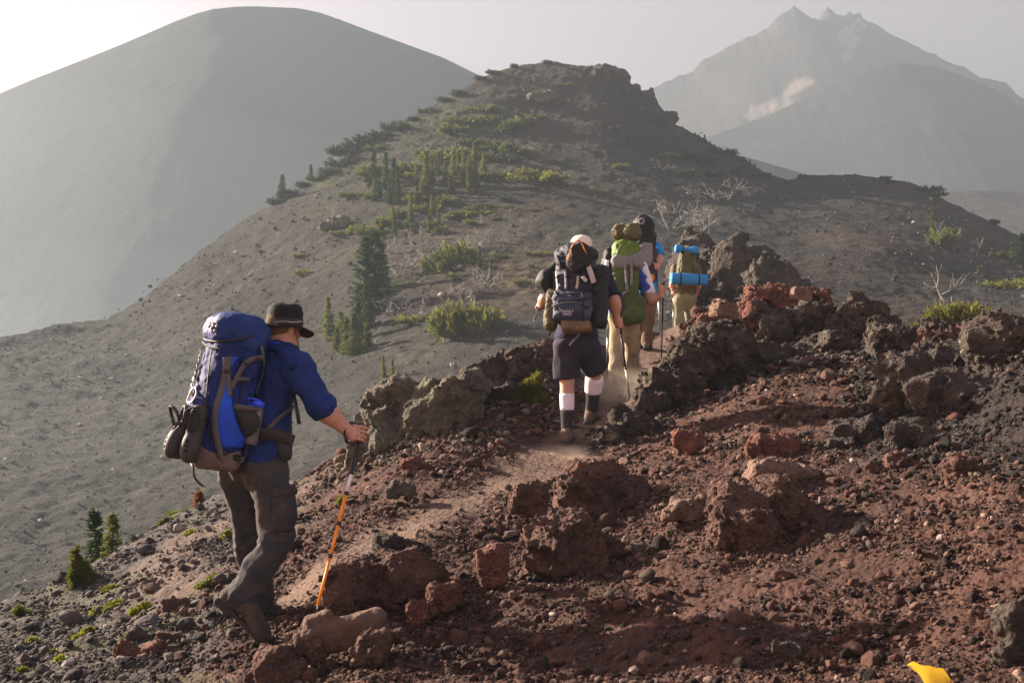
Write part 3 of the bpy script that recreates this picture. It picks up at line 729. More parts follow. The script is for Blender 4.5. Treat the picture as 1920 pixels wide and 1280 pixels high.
rock("rock", "reddish block below the flat-topped rock near the last hiker", 'red', [(1335,612,55,45,0,5,'b'), (1365,625,50,50,0)], 15.2, .018, .03, 5, .02, seed=15)
rock("lava_outcrop", "low dark ledge stepping down right of the pointed summit rock", 'dark', [(1680,640,70,60,.1), (1650,665,60,60,.0), (1705,632,26,34,.1), (1715,665,50,50,.1)], 11.2, .016, .05, 5, .03, cat="outcrop", seed=16)
rock("lava_outcrop", "rust-stained dark ledge below the shrub with the bare spar", 'brown', [(1760,650,80,50,.1), (1740,635,40,30,.1), (1795,645,60,55,.1), (1820,630,40,50,.1)], 10.6, .015, .045, 5, .03, cat="outcrop", seed=17)
rock("boulder", "large black hump of lava at the right edge of the crest", 'dark',
 [(1870,645,120,85,.0,10), (1850,615,60,60,.1), (1930,650,90,90,.1), (1900,690,130,60,-.1)], 9.0, .014, .045, 4, .025, cat="boulder", seed=18)
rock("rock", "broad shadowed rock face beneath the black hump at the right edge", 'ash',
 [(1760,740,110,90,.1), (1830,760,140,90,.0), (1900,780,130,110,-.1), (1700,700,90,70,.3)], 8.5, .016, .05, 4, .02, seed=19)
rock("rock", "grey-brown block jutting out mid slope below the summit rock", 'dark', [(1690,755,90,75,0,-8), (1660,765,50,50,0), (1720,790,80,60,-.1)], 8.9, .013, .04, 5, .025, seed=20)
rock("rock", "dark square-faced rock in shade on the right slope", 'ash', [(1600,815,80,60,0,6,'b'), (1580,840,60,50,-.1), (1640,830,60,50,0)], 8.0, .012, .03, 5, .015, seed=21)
rock("rock", "rounded maroon stone sitting alone on the red slope", 'red', [(1290,825,56,38,0)], 8.6, .008, .015, 8, .008, seed=22)
rock("lava_ridge", "long black lava wall running below the knobbly outcrop and the pointed summit rock", 'dark',
 [(1440,690,90,80,.0), (1500,685,90,80,.1), (1560,670,90,90,.1), (1625,675,90,80,.1), (1680,690,90,80,.1), (1580,715,80,60,-.2), (1640,725,80,60,-.2), (1575,625,60,60,.3), (1655,625,50,60,.3)], 11.4, .015, .05, 4.5, .03, cat="ridge", seed=60)
rock("lava_ridge", "black lava bank joining the dark ledges to the hump at the right edge", 'dark',
 [(1720,700,100,80,.1), (1780,700,100,90,.1), (1840,700,110,90,.0), (1900,720,110,90,-.1), (1690,735,90,70,.0), (1735,672,60,50,.2), (1800,665,60,50,.2)], 9.8, .015, .05, 4.5, .03, cat="ridge", seed=61)
rock("lava_ridge", "jagged dark lip of lava along the crest right of the pointed summit rock", 'dark',
 [(1668,645,80,64,.0,10), (1715,648,80,60,.1), (1755,632,70,54,.1,-8), (1800,640,80,64,.1), (1735,665,90,60,-.1), (1790,668,90,60,-.1), (1648,622,36,50,.15)], 10.9, .014, .05, 5, .03, cat="ridge", seed=64)
rock("rock", "rusty rubble patch on the slope just left of the knobbly outcrop", 'red',
 [(1415,640,50,90,.2), (1400,690,60,60,0), (1430,700,60,40,-.1), (1390,640,36,50,.3)], 11.9, .013, .035, 6, .025, seed=62)
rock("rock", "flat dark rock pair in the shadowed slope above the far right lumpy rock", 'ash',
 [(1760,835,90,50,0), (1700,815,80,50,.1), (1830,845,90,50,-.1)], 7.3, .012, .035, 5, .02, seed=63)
rock("rock", "reddish knobbly stone between the rounded maroon stone and the square dark rock", 'red', [(1430,835,50,40,0), (1465,840,60,50,0), (1410,845,26,22,-.05)], 8.0, .01, .025, 7, .02, seed=23)
rock("rock", "small brown boulder above the pale slab on the red slope", 'brown', [(1515,790,64,38,.0), (1535,812,60,40,-.1)], 8.9, .011, .025, 7, .018, seed=24)
rock("rock", "wide tan slab lying on the red slope above the big brown mound", 'pale', [(1445,885,100,45,0,-6), (1490,895,80,40,.05)], 7.2, .01, .025, 6, .008, seed=25)
rock("rock_mound", "large brown clinker mound casting a deep shadow mid slope", 'brown',
 [(1420,960,150,120,.1), (1390,1000,110,110,-.1), (1480,990,150,90,.1), (1375,935,80,70,.1), (1530,1010,100,60,.1), (1440,930,110,50,.2)], 6.3, .011, .04, 5, .028, cat="mound", seed=26)
rock("rock", "pinkish rough stone left of the large brown mound", 'pale', [(1295,960,80,40,0,-10), (1320,945,40,30,.05), (1258,968,30,26,-.05)], 6.8, .009, .022, 7, .012, seed=27)
rock("rock_mound", "dark topped clinker mound beside the trail below the navy hiker", 'brown',
 [(1110,910,110,80,.1), (1160,925,110,70,.15), (1080,925,70,70,0), (1130,960,120,60,.0), (1200,950,90,50,.2)], 7.7, .011, .045, 5, .03, cat="mound", seed=28)
rock("rock_mound", "lower crumbly brown mound in front of the dark topped mound", 'brown',
 [(1050,1020,120,90,.1), (1020,1040,70,90,.0), (1090,1050,100,80,.1), (1060,985,80,50,.2), (1120,1030,80,60,.15)], 6.4, .011, .04, 5.5, .03, cat="mound", seed=29)
rock("rock", "brown rounded rock on the left flank of the dark topped mound", 'brown', [(995,932,60,48,0), (1010,950,40,40,0), (975,945,40,40,0)], 7.6, .009, .025, 7, .012, seed=30)
rock("rock", "upright wine-red stone standing on the lower slope", 'red', [(922,1062,48,70,0,8,'b'), (930,1040,36,40,.0)], 6.2, .008, .018, 7, .008, seed=31)
rock("rock_mound", "big dark mound right of the orange trekking pole", 'brown',
 [(700,1095,150,90,.1), (660,1105,90,90,.0), (760,1090,120,80,.15), (720,1060,140,40,.2), (640,1130,70,50,-.1), (800,1085,70,60,.2)], 6.0, .01, .035, 5.5, .025, cat="mound", seed=32)
rock("rock", "black crumbling cap resting on the big dark mound", 'dark', [(745,1025,70,34,0), (785,1035,50,34,.05), (720,1022,36,30,0)], 6.5, .009, .025, 7, .02, seed=33)
rock("rock", "rust orange lump beside the big dark mound, the upper one", 'red', [(825,1118,52,50,0), (845,1112,36,34,.05)], 5.8, .008, .018, 8, .012, seed=34)
rock("rock", "rust orange lump beside the big dark mound, the lower one", 'red', [(785,1150,48,48,0), (800,1140,34,34,.05)], 5.5, .008, .018, 8, .012, seed=35)
rock("stone", "smooth log-shaped brown stone at the tip of the orange trekking pole", 'log',
 [(648,1186,165,62,0,13), (600,1172,60,52,.01,18)], 5.35, .007, .009, 6, .003, dep=.5, seed=36)
rock("rock", "rough dark block under the right end of the log-shaped stone", 'brown', [(705,1205,62,44,0), (735,1190,36,30,.05), (690,1230,60,40,-.05)], 5.2, .008, .022, 8, .016, seed=37)
rock("rock", "dark cracked block at the bottom edge below the hiker's boot", 'brown', [(512,1248,80,80,0,4), (530,1270,90,60,-.05), (488,1262,40,60,0)], 5.2, .008, .022, 7, .014, seed=38)
rock("rock", "brown wedge under the left end of the log-shaped stone", 'brown', [(585,1215,50,40,0), (570,1200,40,44,.05)], 5.3, .008, .02, 8, .012, seed=39)
rock("boulder", "grey stone with a pale edge cut off by the lower right corner", 'ash', [(1905,1190,60,120,0,12), (1890,1235,50,60,-.05), (1930,1150,50,50,.05)], 3.9, .007, .02, 8, .01, cat="boulder", seed=40)
rock("rock", "small grey flat stone on the lower slope left of the yellow leaf", 'ash', [(1475,1215,52,26,0,-10,'b')], 4.3, .006, .01, 10, .004, seed=41)
rock("rock", "small dark brown rock near the right edge of the slope", 'brown', [(1885,965,44,36,0), (1870,955,24,24,.03)], 5.5, .007, .014, 9, .008, seed=42)
rock("rock", "half buried brown rock right of the tan slab", 'brown', [(1700,875,90,40,.0), (1650,880,60,30,0), (1740,890,50,30,0)], 7.0, .01, .03, 6, .02, seed=43)
rock("rock", "lumpy brown rock on the far right slope below the shadowed face", 'brown', [(1800,880,70,44,0), (1830,895,60,40,0)], 6.5, .01, .025, 7, .02, seed=44)
rock("rock", "charcoal stone with a smooth curved side on the lower left slope", 'ash', [(265,1195,58,30,0,-20), (245,1205,30,20,0)], 6.7, .008, .012, 7, .004, seed=45)
rock("rock", "rounded dark rock near the lower left path, closest to the hiker's heel", 'brown', [(330,1135,44,28,0), (350,1140,28,24,0)], 7.3, .008, .015, 8, .01, seed=46)
rock("rock", "square dark brown rock on the lower slope left of the hiker", 'brown', [(318,1205,52,36,0,-10,'b')], 6.4, .008, .015, 8, .01, seed=47)
rock("rock", "low reddish rock lying below the charcoal stone", 'red', [(250,1225,70,30,0,-14), (285,1215,40,26,0)], 6.2, .008, .018, 8, .012, seed=48)
rock("rock", "grey slab half sunk beside the faint lower path", 'ash', [(415,1052,56,18,0,-18,'b')], 8.9, .009, .012, 8, .004, seed=49)
rock("rock", "red brick-like stone on the skyline above the lichen boulder", 'pale', [(898,695,16,26,0,6,'b')], 12.0, .008, .01, 9, .003, seed=50)
rock("rock", "dark lumpy rock on the skyline between the lichen boulder and the navy hiker", 'dark', [(960,675,56,28,0,-12), (930,690,40,26,0), (985,668,30,22,.1)], 12.3, .013, .03, 7, .02, seed=51)
rock("rock", "brown jagged rock on the skyline touching the navy hiker's shorts", 'brown', [(1010,662,44,30,0), (1030,650,26,26,.1)], 12.6, .013, .03, 7, .02, seed=52)
rock("rock", "small pale boulder with yellow lichen on the slope under the lichen boulder", 'grey', [(755,915,44,24,0,-16), (735,925,24,18,0)], 8.3, .009, .015, 8, .008, seed=53)
rock("rock", "dark red rock wedged below the lichen boulder", 'red', [(770,872,40,28,0,10)], 9.2, .009, .015, 8, .01, seed=54)
rock("rock_outcrop", "hazy rocky knoll rising behind the last hiker", 'knoll',
 [(1400,510,130,90,0), (1330,520,140,110,1), (1450,540,110,70,-1), (1375,478,54,44,.5,-20), (1315,478,70,60,2), (1390,462,26,30,.5), (1490,555,60,60,-1.5)], 30, .09, .28, .9, .12, cat="outcrop", seed=55)
for k, (lab, lumps, Y) in enumerate([
  ("blocky dark summit crag of the middle hill on the skyline", [(1135,150,60,48,0), (1160,160,40,54,0), (1110,145,40,38,1)], 127),
  ("first dark step of rock on the skyline right of the summit crag", [(1180,172,26,26,0), (1192,165,12,16,0)], 126),
  ("second dark step of rock on the skyline right of the summit crag", [(1216,185,26,30,0), (1222,172,10,14,0)], 125.5),
  ("third dark step of rock, lowest on the skyline right of the summit crag", [(1252,222,26,20,0), (1262,216,14,10,0)], 124.5),
  ("grey rounded boulder in the middle of the hillside", [(1112,372,32,26,0)], 93),
  ("pale long boulder among scrub on the left of the hillside", [(634,412,46,14,0,-20), (615,418,26,10,0)], 92),
  ("low pale rock ledge on the hillside beneath the summit", [(1010,180,40,12,0), (1035,176,20,10,0)], 118)]):
    rock("rock_outcrop", lab, 'knoll' if k < 4 else 'ash' if k == 4 else 'grey', [(a, b_+h*.35, w, h*1.7, dd) for (a, b_, w, h, dd) in [l[:5] for l in lumps]], Y, .13, .22, .9, .12, cat="outcrop", seed=60+k)

# crumbled grit lying on and around the crags
rg = np.random.default_rng(91); Pp, Rr_, Cc = [], [], []
fv = FG['V'][:620].reshape(-1, 3); tints = dict(red=[(.11,.05,.036), (.06,.03,.023), (.16,.10,.075)], brown=[(.085,.05,.037), (.045,.028,.022), (.14,.095,.07)], dark=[(.05,.04,.034), (.025,.021,.019), (.12,.095,.075)], grey=[(.11,.10,.08), (.06,.04,.033), (.15,.13,.10)], pale=[(.11,.07,.055), (.07,.04,.03)], ash=[(.05,.044,.04), (.025,.022,.02)], log=[(.08,.05,.037)])
for V_, F_, mt_, y_ in ROCKS:
    nv = vnormals(V_, F_); top = np.where(nv[:, 2] > .4)[0]; lo, hi = V_.min(0), V_.max(0); w_ = hi-lo; k = y_/7
    n1 = int(90*min(4, w_[0]*w_[1]*6)) if mt_ != 'log' else 3
    if len(top): 
        pp = V_[rg.choice(top, n1)]; Pp.append(pp); Rr_.append(.004*k*rg.uniform(1, 1, n1)*(rg.uniform(size=n1)**-.55).clip(1, 5))
        Cc.append(np.array(tints[mt_])[rg.integers(0, len(tints[mt_]), n1)])
    m_ = (np.abs(fv[:, 0]-(lo[0]+hi[0])/2) < w_[0]*.62+.05) & (np.abs(fv[:, 1]-(lo[1]+hi[1])/2) < w_[1]*.75+.08); ii = np.where(m_)[0]
    if len(ii):
        n2 = int(420*min(4, w_[0]*w_[1]*4+.12)); pp = fv[rg.choice(ii, n2)]; Pp.append(pp+[0, 0, .004]); Rr_.append(.006*k*(rg.uniform(size=n2)**-.5).clip(1, 6)); Cc.append(np.array(tints[mt_])[rg.integers(0, len(tints[mt_]), n2)])
Pp, Rr_, Cc = np.concatenate(Pp), np.concatenate(Rr_), np.concatenate(Cc)
V, F, C = scatter(Pp, Rr_, Cc*rg.uniform(.75, 1.3, (len(Cc), 1)), 1, 92)
tag(mk("rubble", V, F, SCREE, smooth=False, attrs={'tint': C}, base=(0, 0, 0)), kind='stuff')

# =================================================================== PLANTS
LF = dict(fir=leafmat("fir_needles", (.016,.034,.014), (.045,.075,.028), .35), yel=leafmat("yellow_green_needles", (.06,.075,.016), (.16,.165,.03), .5),  # yel is a yellow-green needle colour
          scrub=leafmat("scrub_needles", (.05,.068,.016), (.125,.14,.03), .5), pine=leafmat("young_pine_needles", (.06,.075,.012), (.22,.20,.028), .5), moss=leafmat("cushion_moss", (.10,.12,.012), (.26,.27,.03), .3),
          rust=leafmat("rusty_leaves", (.13,.05,.025), (.22,.10,.035), .35))
BARK = rockmat("bark", [(.05,.035,.028), (.09,.065,.05), (.13,.10,.08)], None, 9, .8, .02)
DEAD = rockmat("bleached_wood", [(.10,.094,.088), (.17,.16,.147), (.24,.23,.213)], None, 6, .5, .02)
def blades(p, d, L, w, r, spread=.5):
    """needle-tuft faces: tapered quads from p along d"""
    n = len(p); d = d+r.normal(size=(n, 3))*spread; d /= np.linalg.norm(d, axis=1)[:, None]
    s = np.cross(d, r.normal(size=(n, 3))); s /= np.linalg.norm(s, axis=1)[:, None]+1e-9
    L = np.asarray(L)[:, None] if np.ndim(L) else L; w = np.asarray(w)[:, None] if np.ndim(w) else w
    a = p-s*w*.35; b = p+s*w*.35; m1 = p+d*L*.55+s*w*.5; m0 = p+d*L*.55-s*w*.5; t = p+d*L
    V = np.stack([a, b, m1, t, m0], 1).reshape(-1, 3); i = np.arange(n)[:, None]*5
    return V, [np.concatenate([i+np.array([[0, 1, 2, 4]])]), np.concatenate([i+np.array([[4, 2, 3]])])]
def conifer(h, rad, seed, dense=1.0, low=.06, tuft=.22, droop=-.15, gap=.22):
    r = np.random.default_rng(seed); p, d, L = [], [], []; tr = Geo()
    lean = r.normal(size=2)*.02*h
    axis = lambda z: np.array([lean[0]*(z/h)**2, lean[1]*(z/h)**2, z])
    z = low*h
    while z < h*.985:
        f = z/h; bl = rad*(1-f)**.85*r.uniform(.75, 1.1)+.05*rad; nb = int(5+3*dense*(1-f)+.5); a0 = r.uniform(0, 6.28)
        for b in range(nb):
            if r.uniform() < gap: continue
            a = a0+b*6.283/nb+r.normal()*.25; l = bl*r.uniform(.55, 1.15); el = droop+.55*f+r.normal()*.1
            u = np.array([math.cos(a)*math.cos(el), math.sin(a)*math.cos(el), math.sin(el)]); base = axis(z)
            k = max(3, int(l/(tuft*.42)*dense))
            for t in np.linspace(.18, 1, k):
                q = base+u*l*t+np.array([0, 0, -.12*l*t*t*(1-f)+.1*l*t**3]); p.append(q); d.append(u+[0, 0, .15]); L.append(tuft*(1.1-.3*t))
                if t > .3: p.append(q+r.normal(size=3)*.05*l); d.append(u+r.normal(size=3)*.7+[0, 0, -.1]); L.append(tuft*.85)
        z += h*.034*r.uniform(.8, 1.3)/dense**.3
    for zz in np.linspace(.9, 1.0, 5): p += [axis(zz*h)]*4; d += list(r.normal(size=(4, 3))*.5+[0, 0, 1]); L += [tuft*.6]*4
    p = np.array(p); d = np.array(d); L = np.array(L)
    cr = Geo().add(*blades(p, d, L, L*.34, r, .35)); cr.add(*blades(p+r.normal(size=p.shape)*.04*rad, d, L*.8, L*.28, r, .6))
    zs = np.linspace(-.06*h, h*.95, 9); tr.add(*tube([axis(max(q, 0)) if q > 0 else np.array([0, 0, q]) for q in zs], np.linspace(h*.022, h*.004, 9), 6))
    return cr.out(), tr.out()
def shrub(w, h, seed, n=26, tuft=.2):
    """sprawling krummholz: many short upswept stems"""
    r = np.random.default_rng(seed); p, d, L = [], [], []; st = Geo()
    for i in range(n):
        a = r.uniform(0, 6.28); q = r.uniform(0, 1)**.6*w/2; b = np.array([math.cos(a)*q*.35, math.sin(a)*q*.25, 0]); e = np.array([math.cos(a)*q, math.sin(a)*q*.7, h*r.uniform(.45, 1.0)*(1-.45*(2*q/w)**2)])
        mid = (b+e)/2+np.array([0, 0, -.1*h]); ln = smooth_line([b, mid, e], 5); st.add(*tube(ln, np.linspace(.03*h, .008*h, 5), 5))
        for t in np.linspace(.35, 1, int(max(5, h/tuft*3.2))):
            c = b+(e-b)*t; 
            for _ in range(3): p.append(c+r.normal(size=3)*.09*h); d.append(unit(e-b)*.6+r.normal(size=3)*.5+[0, 0, .5]); L.append(tuft*r.uniform(.7, 1.2))
    p, d, L = np.array(p), np.array(d), np.array(L); p[:, 2] = np.maximum(p[:, 2], .02)
    return Geo().add(*blades(p, d, L, L*.36, r, .4)).out(), st.out()
def snag(h, seed, tangle=False):
    """bleached dead tree: recursive bare limbs"""
    r = np.random.default_rng(seed); g = Geo()
    def limb(p, u, l, rad, lev):
        k = 6; pts = [p]
        for i in range(k):
            u = unit(u+r.normal(size=3)*(.24 if tangle else .13)+[0, 0, -.05 if tangle else .02]); pts.append(pts[-1]+u*l/k)
        g.add(*tube(pts, np.linspace(rad, rad*.35, k+1), 5))
        if lev > 0:
            for j in range(3 if tangle else 3+lev):
                i = r.integers(1 if tangle else 2, k+1); limb(pts[i], unit(u+r.normal(size=3)*(.9 if tangle else .75)), l*r.uniform(.35, .65), rad*.5, lev-1)
    if tangle:
        for a in range(7): limb(np.array([r.normal()*.25*h, r.normal()*.2*h, 0]), unit([math.cos(a*.9)*1.2, math.sin(a*.9)*.8, .45+r.uniform(0, .5)]), h*r.uniform(.5, 1.0), h*.022, 2)
    else: limb(np.array([0, 0, -.1*h]), np.array([r.normal()*.12, r.normal()*.1, 1.]), h*1.08, h*.028, 2)
    return g.out()
# prototypes are plain mesh data; each tree gets its own objects
FIRD = [(mesh_data("crown", *c, None, False), mesh_data("trunk", *t, BARK)) for c, t in (conifer(5, [.75, .95, .62, 1.15, .85][k], 100+k, 1.15, tuft=.34, droop=-.22) for k in range(5))]
SHRD = [(mesh_data("foliage", *c, None, False), mesh_data("stem", *t, BARK)) for c, t in (shrub(3.2, [1.3, 1.0, 1.6, .8][k], 130+k, 34, .26) for k in range(4))]
SNGD = [mesh_data("dead_tree", *snag(3.0, 150+k), DEAD) for k in range(3)]
TNGD = [mesh_data("dead_tangle", *snag(2.6, 160+k, True), DEAD) for k in range(4)]
def withmat(me, mat):
    c = me.copy(); c.materials.clear(); c.materials.append(mat); return c
_cache = {}
def proto(k, kind, mat):
    key = (k, kind, mat)
    if key not in _cache:
        src = (FIRD if kind == 'fir' else SHRD)[k]; _cache[key] = (withmat(src[0], LF[mat]), src[1])
    return _cache[key]
pr = np.random.default_rng(77)
def plant(name, label, cat, px, py, hpx, mat='fir', kind='fir', group=None, Y=None, wide=1.0):
    b = hp(px, py) if Y is None else P(px, py, Y); h = hpx/FP*b[1]; k = int(pr.integers(0, 5 if kind == 'fir' else 4))
    cm, tm = proto(k, kind, mat); o = thing(name, label, cat, b-[0, 0, .04*h], group)
    ref = 5.0 if kind == 'fir' else [1.3, 1.0, 1.6, .8][k]
    s = h/ref; o.rotation_euler = (0, 0, pr.uniform(0, 6.28)) if kind == 'fir' else (0, 0, pr.uniform(-.4, .4))
    o.scale = (s*wide, s*wide, s)
    for n_, me in ((('crown', cm), ('trunk', tm)) if kind == 'fir' else (('foliage', cm), ('stem', tm))):
        c = bpy.data.objects.new(n_, me); link(c); c.parent = o
    return o
def dead(label, px, py, hpx, tangle=False, group=None, Y=None, wide=1.0):
    b = hp(px, py) if Y is None else P(px, py, Y); h = hpx/FP*b[1]
    me = (TNGD if tangle else SNGD)[int(pr.integers(0, 4 if tangle else 3))]
    o = bpy.data.objects.new("dead_shrub" if tangle else "dead_tree", me); link(o); o.location = b; s = h/(1.6 if tangle else 3.0)
    o.scale = (s*wide, s*wide, s); o.rotation_euler = (0, 0, pr.uniform(0, 6.28)); return tag(o, label, "dead tree", group)
G1 = "firs in the tall dark clump on the hillside"
for (x, y, h) in ((681,592,148), (699,580,150), (688,618,92), (668,640,75), (712,545,95)):
    plant("fir_tree", "tall dark fir in the clump to the right of the blue hiker's hat", "fir tree", x, y, h, group=G1, wide=1.2)
plant("fir_tree", "slim yellow-green fir rising behind the tall dark clump", "fir tree", 714, 510, 98, 'yel', wide=.7)
plant("fir_tree", "pale pointed fir nearest the blue hiker's hat", "fir tree", 617, 632, 72, 'scrub', wide=1.1)
for (x, y, h) in ((640,645,60), (652,662,72), (666,668,80), (630,660,45), (690,655,52)):
    plant("fir_tree", "low light green fir crowding below the tall dark clump", "fir tree", x, y, h, 'scrub', group="light firs below the tall clump", wide=1.5)
for (x, y, h) in ((719,706,42), (735,708,40)):
    plant("fir_tree", "tiny fir of the pair standing alone above the lichen boulder", "fir tree", x, y, h, 'scrub', group="pair of tiny firs")
for (x, y, h) in ((699,350,70), (722,356,68), (736,372,78), (747,378,66), (710,372,58), (728,385,50)):
    plant("fir_tree", "dark fir in the upper clump high on the left of the hill", "fir tree", x, y, h, group="firs in the upper dark clump", wide=.9)
plant("fir_tree", "lone dark fir on the left skyline of the hill", "fir tree", 528, 368, 48, wide=1.1)
plant("fir_tree", "small dark fir on the skyline uphill of the lone fir", "fir tree", 582, 340, 32, wide=1.3)
plant("fir_tree", "tiny spire above the scrub on the left skyline", "fir tree", 685, 262, 24, wide=.8)
for (x, y, h) in ((797,362,76), (812,352,50), (835,352,46), (848,350,58), (870,352,62), (888,352,84), (880,360,50), (905,330,42), (780,350,40), (820,330,46), (860,318,38)):
    plant("fir_tree", "yellow-green fir in the sunlit stand at the middle of the hill", "fir tree", x, y, h, 'yel', group="sunlit stand of firs", wide=.9)
for (x, y, h) in ((803,440,42), (770,420,44), (790,452,36), (822,425,34), (740,440,46), (760,455,30)):
    plant("fir_tree", "small green fir between the upper dark clump and the bleached tangles", "fir tree", x, y, h, 'scrub', group="small firs above the bleached tangles")
for (x, y, h) in ((900,508,40), (921,514,36), (880,505,30)):
    plant("fir_tree", "small olive fir right of the bleached branch tangle", "fir tree", x, y, h, 'scrub', group="olive firs by the branch tangle")
for k, (x, y, w, h, mt) in enumerate(((835,510,70,42,'scrub'), (860,495,60,40,'scrub'), (815,505,40,30,'yel'))):
    plant("shrub", "bushy green pine scrub beside the bleached tangle, mid hill", "shrub", x, y, h, mt, 'shrub', "bushy scrub beside the tangle", wide=w/h/2.2)
for k, (x, y, h) in enumerate(((840,634,58), (866,636,60), (892,630,48), (905,622,40))):
    plant("shrub", "bright bushy pine at the bottom of the hill behind the lichen boulder", "shrub", x, y, h, 'yel', 'shrub', "bright pines behind the lichen boulder", wide=.55)
plant("shrub", "flat patch of bright scrub left of the bushy pines low on the hill", "shrub", 775, 607, 16, 'yel', 'shrub', wide=1.4)
for (x, y, h, w) in ((1005,345,20,1.6), (985,338,18,1.3), (1035,344,14,1.5)):
    plant("shrub", "bright mat of scrub straight above the white cap", "shrub", x, y, h, 'yel', 'shrub', "bright scrub mats above the white cap", wide=w)
plant("shrub", "single bright tuft of scrub on the bare upper right face", "shrub", 1165, 316, 13, 'yel', 'shrub', wide=1.4)
plant("shrub", "small golden bush among dead wood", "shrub", 828, 438, 16, 'yel', 'shrub', wide=.9)
for (x, y, h, w) in ((960,240,26,1.2), (985,235,24,1.0), (945,248,22,1.0), (1000,225,14,1.4), (930,285,22,1.5), (965,290,16,1.5), (900,300,22,1.3), (850,250,24,1.3), (875,235,22,1.4), (905,208,18,1.5), (1060,160,8,1.6), (920,225,16,1.3)):
    plant("shrub", "dull green scrub bush on the upper hillside below the summit", "shrub", x, y, h*.7, 'scrub', 'shrub', "scrub bushes below the summit", wide=w)
for (x, y, h, w) in ((655,296,28,1.1), (640,312,24,1.2), (672,282,26,1.1), (615,330,22,1.3), (598,340,18,1.2), (690,268,22,1.2), (545,366,16,1.3), (565,352,16,1.2), (715,262,18,1.3), (740,250,22,1.0), (750,246,16,1.0), (775,230,12,1.3), (800,212,12,1.2), (515,380,18,1.4)):
    plant("shrub", "dark green scrub bush along the left skyline of the hill", "shrub", x, y, h*.72, 'fir', 'shrub', "scrub along the left skyline", wide=w)
for (x, y, h, w) in ((830,188,10,1.4), (860,178,12,1.3), (925,138,8,1.4), (965,122,10,.9), (1025,116,6,1.5), (900,150,9,1.3), (1195,168,10,.8)):
    plant("shrub", "low bush on the skyline near the summit", "shrub", x, y, h, 'fir', 'shrub', "bushes on the summit skyline", wide=w)
for (x, y, h, w) in ((720,420,24,1.2), (700,440,20,1.2), (745,405,26,1.0), (660,372,14,1.4), (640,440,12,1.5), (880,420,12,1.6), (930,410,10,1.8), (850,410,18,1.2), (955,395,12,1.4), (910,392,14,1.3), (800,395,20,1.2), (830,385,22,1.1), (740,330,22,1.2), (770,320,24,1.2), (820,300,22,1.2), (850,290,20,1.2), (790,290,18,1.2), (700,320,20,1.1), (1000,400,8,1.8), (885,275,18,1.2)):
    plant("shrub", "olive scrub bush scattered over the wooded left face of the hill", "shrub", x, y, h*.75, 'scrub', 'shrub', "scrub scattered over the wooded face", wide=w)
vr = np.random.default_rng(5)
for i in range(30):
    x = 690+vr.uniform()*270; y = 245+vr.uniform()*190; x += (y-340)*-.25
    plant("shrub", "olive scrub bush scattered over the wooded left face of the hill", "shrub", x, y, vr.uniform(6, 15), ('scrub', 'scrub', 'yel', 'fir')[i % 4], 'shrub', "scrub scattered over the wooded face", wide=vr.uniform(1.0, 1.8))
for i in range(12):
    x = 705+vr.uniform()*200; y = 280+vr.uniform()*160; x += (y-340)*-.2
    plant("fir_tree", "small yellowish fir dotted among the scrub of the wooded left face", "fir tree", x, y, vr.uniform(22, 48), ('yel', 'scrub')[i % 2], 'fir', "small firs among the scrub", wide=vr.uniform(.8, 1.2))
for i in range(16):
    x = 560+vr.uniform()*620; y = 470+vr.uniform()*190-(x-560)*.08
    plant("shrub", "tiny dry tuft on the bare lower scree of the hill", "shrub", x, y, vr.uniform(6, 12), ('scrub', 'yel')[i % 2], 'shrub', "tiny dry tufts on the lower scree", wide=vr.uniform(1.0, 1.8))
for i in range(14):
    x = 720+vr.uniform()*220; y = 440+vr.uniform()*160
    dead("weathered grey branch litter between the firs and the bushy pines", x, y, vr.uniform(12, 26), True, "branch litter between firs and pines", wide=vr.uniform(1.0, 1.6))
for (x, y, h) in ((1311,262,14), (1322,270,20), (1330,274,12), (1303,254,10), (1405,306,10), (1415,314,10), (1342,284,12), (1375,300,8), (1392,306,8)):
    plant("fir_tree", "tiny dark tree on the right shoulder skyline of the hill", "fir tree", x, y, h, group="tiny trees on the right shoulder skyline", wide=1.1)
for (x, y, h, w) in ((1355,290,12,1.3), (1430,335,10,1.4), (1280,330,14,1.3), (1250,300,12,1.4), (1320,310,16,1.3), (1345,335,14,1.2), (1290,300,12,1.3), (1380,325,12,1.3)):
    plant("shrub", "dark scrub on the shaded right flank of the hill", "shrub", x, y, h, 'fir', 'shrub', "scrub on the shaded right flank", wide=w)
for (x, y, h, w) in ((1505,336,8,1.2), (1660,340,7,1.3), (1672,345,7,1.2), (1740,360,12,1.3), (1752,366,10,1.2), (1860,420,10,1.2)):
    plant("shrub", "dark bush on the crest of the right-hand ridge", "shrub", x, y, h, 'fir', 'shrub', "bushes on the right-hand ridge crest", wide=w)
plant("fir_tree", "yellow tipped young tree high on the right-hand ridge", "fir tree", 1750, 424, 40, 'yel', wide=.9)
plant("shrub", "dull green tree below the yellow tipped one on the right-hand ridge", "shrub", 1768, 462, 36, 'scrub', 'shrub', wide=.6)
plant("fir_tree", "little yellow tree half way down the right-hand ridge", "fir tree", 1833, 508, 18, 'yel', wide=1.3)
plant("fir_tree", "dark green tree cut by the right edge of the picture", "fir tree", 1914, 492, 62, wide=1.5)
for (x, y, h, w) in ((1882,480,13,1.3), (1890,545,18,1.5), (1918,530,14,1.2)):
    plant("shrub", "bright scrub near the right edge on the ridge", "shrub", x, y, h, 'yel', 'shrub', "bright scrub by the right edge", wide=w)
for (x, y, h, w) in ((1770,612,50,.75), (1800,618,46,.6), (1825,618,50,.6), (1740,625,34,.8)):
    plant("shrub", "yellow-green pine shrub just beyond the rocks under the bare spar", "shrub", x, y, h, 'yel', 'shrub', "pine shrubs beyond the right-hand rocks", Y=24, wide=w)
